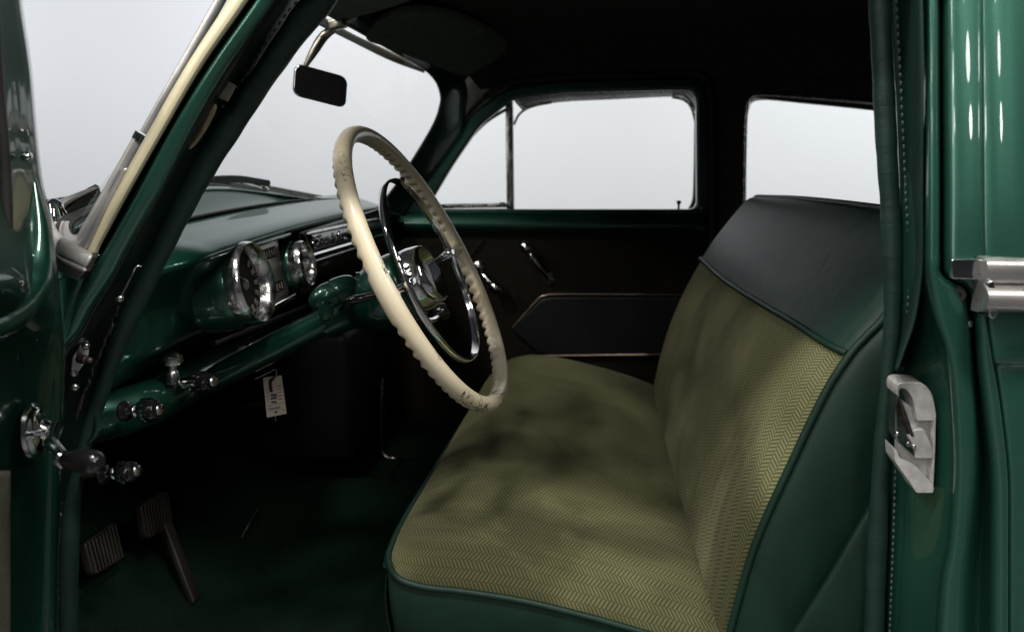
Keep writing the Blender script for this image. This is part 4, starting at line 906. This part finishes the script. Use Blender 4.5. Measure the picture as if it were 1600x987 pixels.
b = MB(); b.prism([K(204, 240, YK-.001), K(222, 255, YK-.001), K(268, 380, YK-.001), K(308, 500, YK-.001), K(285, 500, YK-.001), K(235, 380, YK-.001)], (0.001, 0.008, 0)); b.build('worn_slot', M['steel_dark'], stk, smooth=False)
b = MB(); b.prism(rnd([K(300, 455, YK), K(375, 450, YK), K(415, 530, YK), K(442, 600, YK), K(440, 655, YK), K(312, 655, YK), K(318, 600, YK), K(275, 512, YK)], 4, 0.18), (0, 0.030, 0)); b.build('tooth', M['steel'], stk, bevel=0.001, angle=30)
b = MB(); b.prism(rnd([K(166, 580, YK+.01), K(188, 600, YK+.01), K(208, 652, YK+.006), K(300, 690, YK+.006), K(430, 825, YK), K(446, 860, YK), K(440, 895, YK), K(322, 895, YK), K(290, 840, YK), K(172, 675, YK+.008)], 4, 0.15), (0, 0.030, 0)); b.build('foot', M['steel'], stk, bevel=0.001, angle=30)
b = MB(); b.prism([K(206, 240, YK+.014), K(445, 390, YK+.014), K(440, 830, YK+.014), K(300, 700, YK+.014), K(210, 640, YK+.014)], (0, 0.018, 0)); b.build('back_web', M['steel'], stk, smooth=False)
for x, y in ((188, 478), (305, 565)):
    b = MB(); b.lathe(K(x, y, YK-.001), (-0.3, -1, 0), [(0.0025, 0), (0.0022, 0.002), (0.0006, 0.003)], 10); b.build('rivet', M['chrome'], stk)

# ---- bench seat
# cushion: near outline at Y=1.03, far at Y=2.0; rows front to rear
YN, YF = 1.035, 1.99
nf = [(609, 880), (622, 902), (660, 915), (720, 922), (810, 936), (900, 957), (1000, 985), (1090, 1012), (1150, 1032)]
ff = [(766, 612), (774, 590), (795, 572), (830, 563), (875, 566), (925, 577), (975, 591), (1015, 606), (1040, 618)]
nn = spl([P(x, y, YN) for x, y in nf], 9); fn = spl([P(x, y, YF) for x, y in ff], 9)
rows = []
for i in range(9):
    a, c = nn[i], fn[i]; row = []
    fr = i/8
    front = max(0, 1-i/2.2)
    for t, up in ((0.0, 0.0), (0.012, 0.016), (0.045, 0.034), (0.12, 0.046), (0.28, 0.054), (0.5, 0.050), (0.7, 0.054), (0.86, 0.048), (0.94, 0.034), (0.985, 0.014), (1.0, -0.004)):
        q = a.lerp(c, t)
        k = [0.15, 0.62, 0.92, 1.02, 1.0, 0.98, 0.95, 0.92, 0.85][i]
        q = q + V((0.012*front*(1-abs(2*t-1)**6)*-1, 0, up*k))
        q = q + V((0, 0, 0.0035*math.sin(13*t+i*1.1)*math.sin(math.pi*t)))
        row.append(q)
    rows.append(row)
# front apron row: goes down at the front of the cushion
fr_row = [q+V((0.006, 0, -0.05)) for q in rows[0]]
rows = [fr_row] + rows
b = MB(); b.patch(rows, 90, 130); cushion = b.build('seat_cushion', M['fabric'], car, label='olive herringbone cloth bench cushion with brushed nap')
for p in []: pass
pip = spl_len([P(607, 862, YN-.002), P(608, 880, YN-.006), P(622, 903, YN-.008), P(660, 916, YN-.008), P(720, 923, YN-.008), P(810, 937, YN-.008), P(900, 958, YN-.008), P(1000, 986, YN-.008), P(1140, 1030, YN-.006)], 90)
MB().tube(pip, 0.0050, 10).build('piping', M['leather'], cushion)
fpip = [rows[1][0]+V((-0.004, -0.004, 0))] + [q+V((-0.006, 0, -0.004)) for q in rows[1][1:]]
MB().tube(spl(fpip, 60), 0.005, 10).build('piping', M['leather'], cushion)
b = MB(); G = []
for q in pip:
    G.append([q+V((0, 0.002, -0.002)), q+V((0.0, -0.001, -0.03)), q+V((0.001, 0.0, -0.07)), q+V((0.004, 0.008, -0.12)), q+V((0.01, 0.015, -0.2))])
b.patch(G, 60, 20); b.build('side_facing', M['leather'], cushion, solid=0.002)
b = MB(); rr = [[q+V((-0.004, 0, -0.004)), q+V((-0.008, 0, -0.06)), q+V((0.0, 0, -0.13)), q+V((0.02, 0, -0.2))] for q in spl(rows[1], 40)]
b.patch(rr, 40, 14); b.build('front_facing', M['leather'], cushion, solid=0.002)

# backrest
nb = [(1128, 1040), (1141, 985), (1180, 850), (1240, 715), (1290, 612), (1328, 553)]
fb = [(1026, 640), (1021, 606), (1030, 562), (1046, 505), (1069, 450), (1095, 402)]
YNb, YFb = 1.04, 1.98
bulge = [(0, 0, 0), (0.015, -0.010, 0), (0.05, -0.020, 0), (0.15, -0.027, 0), (0.35, -0.030, 0), (0.6, -0.030, 0), (0.82, -0.024, 0), (0.93, -0.012, 0), (0.985, 0.012, 0), (1.0, 0.035, 0)]
def back_rows(nb, fb, kk):
    out = []
    for (x0, y0), (x1, y1), k in zip(nb, fb, kk):
        a, c = P(x0, y0, YNb), P(x1, y1, YFb); row = []
        for t, dx, _ in bulge:
            q = a.lerp(c, t); row.append(q+V((dx*k, 0, dx*-0.3*k)))
        out.append(row)
    return out
br = back_rows(nb, fb, [0.6, 0.8, 1, 1.05, 1.0, 0.9])
for rws, idx in ((br, 5),):
    for j, q in enumerate(rws[idx]): rws[idx][j] = q + V((0, 0, 0.006*math.sin(2.6*math.pi*bulge[j][0]+0.6)*math.sin(math.pi*bulge[j][0])))
b = MB(); b.patch(br, 70, 110); backrest = b.build('backrest', M['fabric_back'], car, label='olive herringbone cloth backrest')
nt_ = [(1328, 553), (1352, 526), (1380, 497), (1418, 446), (1446, 392), (1460, 358), (1472, 342), (1490, 345), (1500, 380)]
ft_ = [(1095, 402), (1111, 376), (1129, 353), (1147, 331), (1160, 315), (1168, 309), (1176, 309), (1186, 316), (1192, 340)]
tr = back_rows(nt_, ft_, [0.9, 0.95, 1.0, 1.0, 0.8, 0.5, 0.3, 0.2, 0.1])
tr[0] = list(br[5])
# sag of the top edge towards the middle
for i, r in enumerate(tr):
    for j, q in enumerate(r):
        t = bulge[j][0]; f = min(1, i/5)
        r[j] = q + V((0, 0, 0.004*f*math.sin(math.pi*t)**1.5*(1 if t < 0.75 else 0.6)))
b = MB(); b.patch(tr, 60, 90); b.build('leather_band', M['leather_dark'], backrest, solid=0.002, label='dark green leather upper band')
MB().tube([q+V((-0.004, 0, 0.001)) for q in spl(br[-1], 80)], 0.0050, 10).build('piping', M['leather_dark'], backrest)
MB().tube([q+V((0.0, 0, 0.003)) for q in spl(tr[6], 80)], 0.0050, 10).build('piping', M['leather_dark'], backrest)
edge = spl_len([r[0] for r in br] + [r[0] for r in tr[1:7]], 110)
MB().tube([q+V((-0.001, -0.003, 0)) for q in edge], 0.0055, 10).build('piping', M['leather'], backrest)
b = MB(); G = []
for k, q in enumerate(edge):
    G.append([q+V((0.002, -0.001, 0)), q+V((0.02, -0.012, -0.004)), q+V((0.06, -0.018, -0.012)), q+V((0.12, -0.014, -0.024)), q+V((0.20, -0.004, -0.04)), q+V((0.26, 0.03, -0.05))])
b.patch(G, 60, 26); b.build('side_facing', M['leather'], backrest, solid=0.002)
# seat frame cover low at the rear corner
b = MB(); rows = [[P(1232, 995, 1.012), P(1290, 905, 1.006), P(1352, 800, 1.004), P(1420, 690, 1.01)],
                  [P(1236, 1000, 1.000), P(1296, 915, 0.996), P(1358, 815, 0.996), P(1430, 700, 1.0)],
                  [P(1250, 1040, 0.996), P(1320, 980, 0.992), P(1385, 900, 0.992), P(1450, 800, 1.0)],
                  [P(1260, 1090, 1.0), P(1340, 1060, 1.0), P(1410, 1010, 1.0), P(1480, 940, 1.0)]]
b.patch(rows, 24, 24); b.build('lower_facing', M['leather'], backrest, solid=0.002)
# solid core of backrest, so nothing shows through from behind
b = MB(); rows = []
for q0, q1 in zip([r[2] for r in br]+[r[2] for r in tr[1:6]], [r[7] for r in br]+[r[7] for r in tr[1:6]]):
    rows.append([q0+V((0.12, 0, -0.03)), q1+V((0.12, 0, -0.03))])
b.patch(rows, 20, 8); b.build('back_shell', M['leather_dark'], backrest, solid=0.004)

# ---- pedals
def pad(c, name, ribs, lab, arm):
    n0 = len(c); c = [V(q) for q in c]
    nrm = (c[1]-c[0]).cross(c[3]-c[0]).normalized()
    if nrm.dot(V((0, 0, H))-c[0]) < 0: nrm = -nrm
    b = MB()
    o = None
    if arm:
        o = MB().box((arm[0]+arm[1])/2, (arm[1]-arm[0])/2, V((0.0, 1, 0))*0.012, (arm[1]-arm[0]).cross(V((0, 1, 0))).normalized()*0.006, 0.003).build(name, M['pedal'], car, label=lab)
    b.prism(rnd(c, 5, 0.16), -nrm*0.014)
    p = b.build('pad' if o else name, M['pedal'], o or car, bevel=0.003, label=None if o else lab)
    b = MB()
    for k in range(ribs):
        t = (k+0.7)/(ribs+0.4); u, l = c[0].lerp(c[1], t), c[3].lerp(c[2], t)
        b.tube([u.lerp(l, 0.06)+nrm*0.001, u.lerp(l, 0.94)+nrm*0.001], 0.0030, 6)
    b.build('ribs', M['rib'], o or p)
pad([P(220, 789, 1.21), P(262, 764, 1.30), P(270, 821, 1.29), P(230, 843, 1.20)], 'brake_pedal', 9, 'worn brown brake pedal on a flat arm', (P(258, 815, 1.27), P(305, 938, 1.22)))
pad([P(132, 846, 1.09), P(181, 814, 1.18), P(194, 872, 1.17), P(147, 900, 1.08)], 'clutch_pedal', 9, 'worn brown clutch pedal', (P(165, 862, 1.15), P(172, 930, 1.2)))

# ---- driver's door, swung open at the left edge
ed = [(-80, 26), (0, 30), (100, 44), (200, 53), (280, 62), (340, 74), (400, 82), (450, 88), (500, 92), (560, 96), (650, 94), (750, 90), (900, 86), (1080, 85)]
b = MB(); rows = []
for y, e in ed:
    sill = math.exp(-((y-450)/70.0)**2); low = 1/(1+math.exp(-(y-520)/25.0))
    rows.append([P(e+1, y, 0.875), P(e+3, y, 0.815), P(e, y, 0.795), P(e-8, y, 0.782+0.004*low), P(e-22, y, 0.764-0.012*sill+0.012*low), P(e-45, y, 0.735-0.030*sill+0.018*low), P(e-80, y, 0.69-0.035*sill+0.02*low), P(e-180, y, 0.59-0.03*sill), P(e-420, y, 0.42)])
b.patch(rows, 90, 60); ddoor = b.build('driver_door', M['door_shade_paint'], car, solid=0.003, label='open driver door, green')
MB().tube(spl_len([P(-14, -40, 0.715), P(-6, 120, 0.715), P(4, 230, 0.715), P(9, 330, 0.71), P(6, 390, 0.70), P(-10, 440, 0.685), P(-60, 470, 0.65)], 60), 0.006, 10).build('window_channel', M['rubber'], ddoor)
MB().tube(spl_len([P(46, 240, 0.79), P(56, 310, 0.775), P(60, 375, 0.76), P(50, 432, 0.74), P(20, 478, 0.705), P(-35, 512, 0.65), P(-110, 538, 0.57)], 60), [0.001+0.019*min(1, k/26)**1.4 for k in range(60)], 24).build('sill_roll', M['trim_paint'], ddoor)
b = MB(); b.lathe(P(42, 245, 0.755), (0.8, -0.6, 0), [(0.0052, -0.003), (0.0052, 0.001), (0.003, 0.004), (0.0008, 0.005)], 16); b.build('screw', M['chrome'], ddoor)
b = MB(); b.patch([[P(13, y, 0.700), P(4, y, 0.684), P(-60, y, 0.62)] for y in (735, 780, 850, 950, 1080)], 16, 8); b.build('cloth_panel', M['door_cloth'], ddoor, solid=0.004)
# window crank
DN = V((0.92, 0.30, 0)).normalized()
ec = P(56, 672, 0.735)
cr_h = MB().lathe(ec, DN, [(0.029, -0.004), (0.0288, 0.0), (0.026, 0.002), (0.025, 0.004), (0.021, 0.006), (0.012, 0.008), (0.009, 0.014), (0.004, 0.017)], 36).build('window_crank', M['chrome'], ddoor)
MB().tube(spl([ec+DN*0.018, P(80, 690, 0.70), P(92, 706, 0.69), P(100, 714, 0.685)], 20), [0.008-0.002*k/19 for k in range(20)], 12).build('crank_arm', M['chrome'], ddoor)
ka, kb = P(96, 717, 0.685), P(157, 722, 0.665)
MB().lathe(ka, kb-ka, [(0.006, -0.002), (0.0085, 0.0), (0.0085, 0.004), (0.006, 0.006)], 20).build('crank_collar', M['chrome'], ddoor)
LK = (kb-ka).length
MB().lathe(ka, kb-ka, [(0.006, 0.004), (0.0085, 0.008), (0.0112, LK*0.45), (0.0118, LK*0.75), (0.0095, LK*0.93), (0.005, LK*1.0), (0.001, LK)], 28).build('crank_grip', M['black'], ddoor)

# ---- paper tag hung on a wire below the rail (a thing of its own)
tq = [P(411, 590, 1.30), P(440, 586, 1.315), P(448, 646, 1.315), P(417, 652, 1.30)]
tn = (tq[1]-tq[0]).cross(tq[3]-tq[0]).normalized()
if tn.y > 0: tn = -tn
b = MB(); b.prism(tq, -tn*0.0012); tag = b.build('paper_tag', M['paper'], None, smooth=False)
tag['label'] = 'small white paper key tag with blue handwriting hanging under the dash'; tag['category'] = 'tag'
def T(u, v): return tq[0].lerp(tq[1], u).lerp(tq[3].lerp(tq[2], u), v)+tn*0.0005
b = MB()
for k in range(5):
    b.tube([T(0.66, 0.26+0.085*k), T(0.90, 0.25+0.085*k)], 0.0007, 4)
    if k > 0: b.tube([T(0.10, 0.22+0.085*k), T(0.22, 0.22+0.085*k)], 0.0005, 4)
b.tube([T(0.1, 0.72), T(0.92, 0.70)], 0.0004, 4); b.tube([T(0.8, 0.88), T(0.92, 0.875)], 0.0006, 4)
b.build('printing', M['ink2'], tag)
b = MB(); random.seed(11)
for v0, u0, u1 in ((0.46, 0.3, 0.62), (0.54, 0.28, 0.6), (0.64, 0.3, 0.55), (0.80, 0.15, 0.72)):
    b.tube(spl([T(lerp(u0, u1, k/9), v0+(0.04 if k % 2 else -0.03)*random.uniform(.6, 1.2)) for k in range(10)], 50), 0.0006, 4)
b.build('handwriting', M['ink'], tag)
b = MB(); b.lathe(T(0.47, 0.90)+tn*0.0002, tn, [(0.0022, 0), (0.0021, 0.0004)], 16); b.build('hole', M['rubber'], tag, smooth=False)
b = MB(); b.tube(spl([T(0.62, 0.0), T(0.52, 0.06), T(0.38, 0.10), T(0.34, 0.22), T(0.36, 0.38)], 20), [0.0015+0.0018*math.sin(k/19*2.5) for k in range(20)], 6); b.build('tie', M['steel_dark'], tag)
MB().tube(spl([P(398, 592, 1.29), P(418, 583, 1.295), P(430, 577, 1.30), P(432, 586, 1.30), T(0.62, 0.02)], 24), 0.0008, 6).build('wire', M['old_chrome'], tag)
MB().tube([T(0.42, 1.0), T(0.43, 1.13)], 0.0012, 6).build('wire', M['old_chrome'], tag)
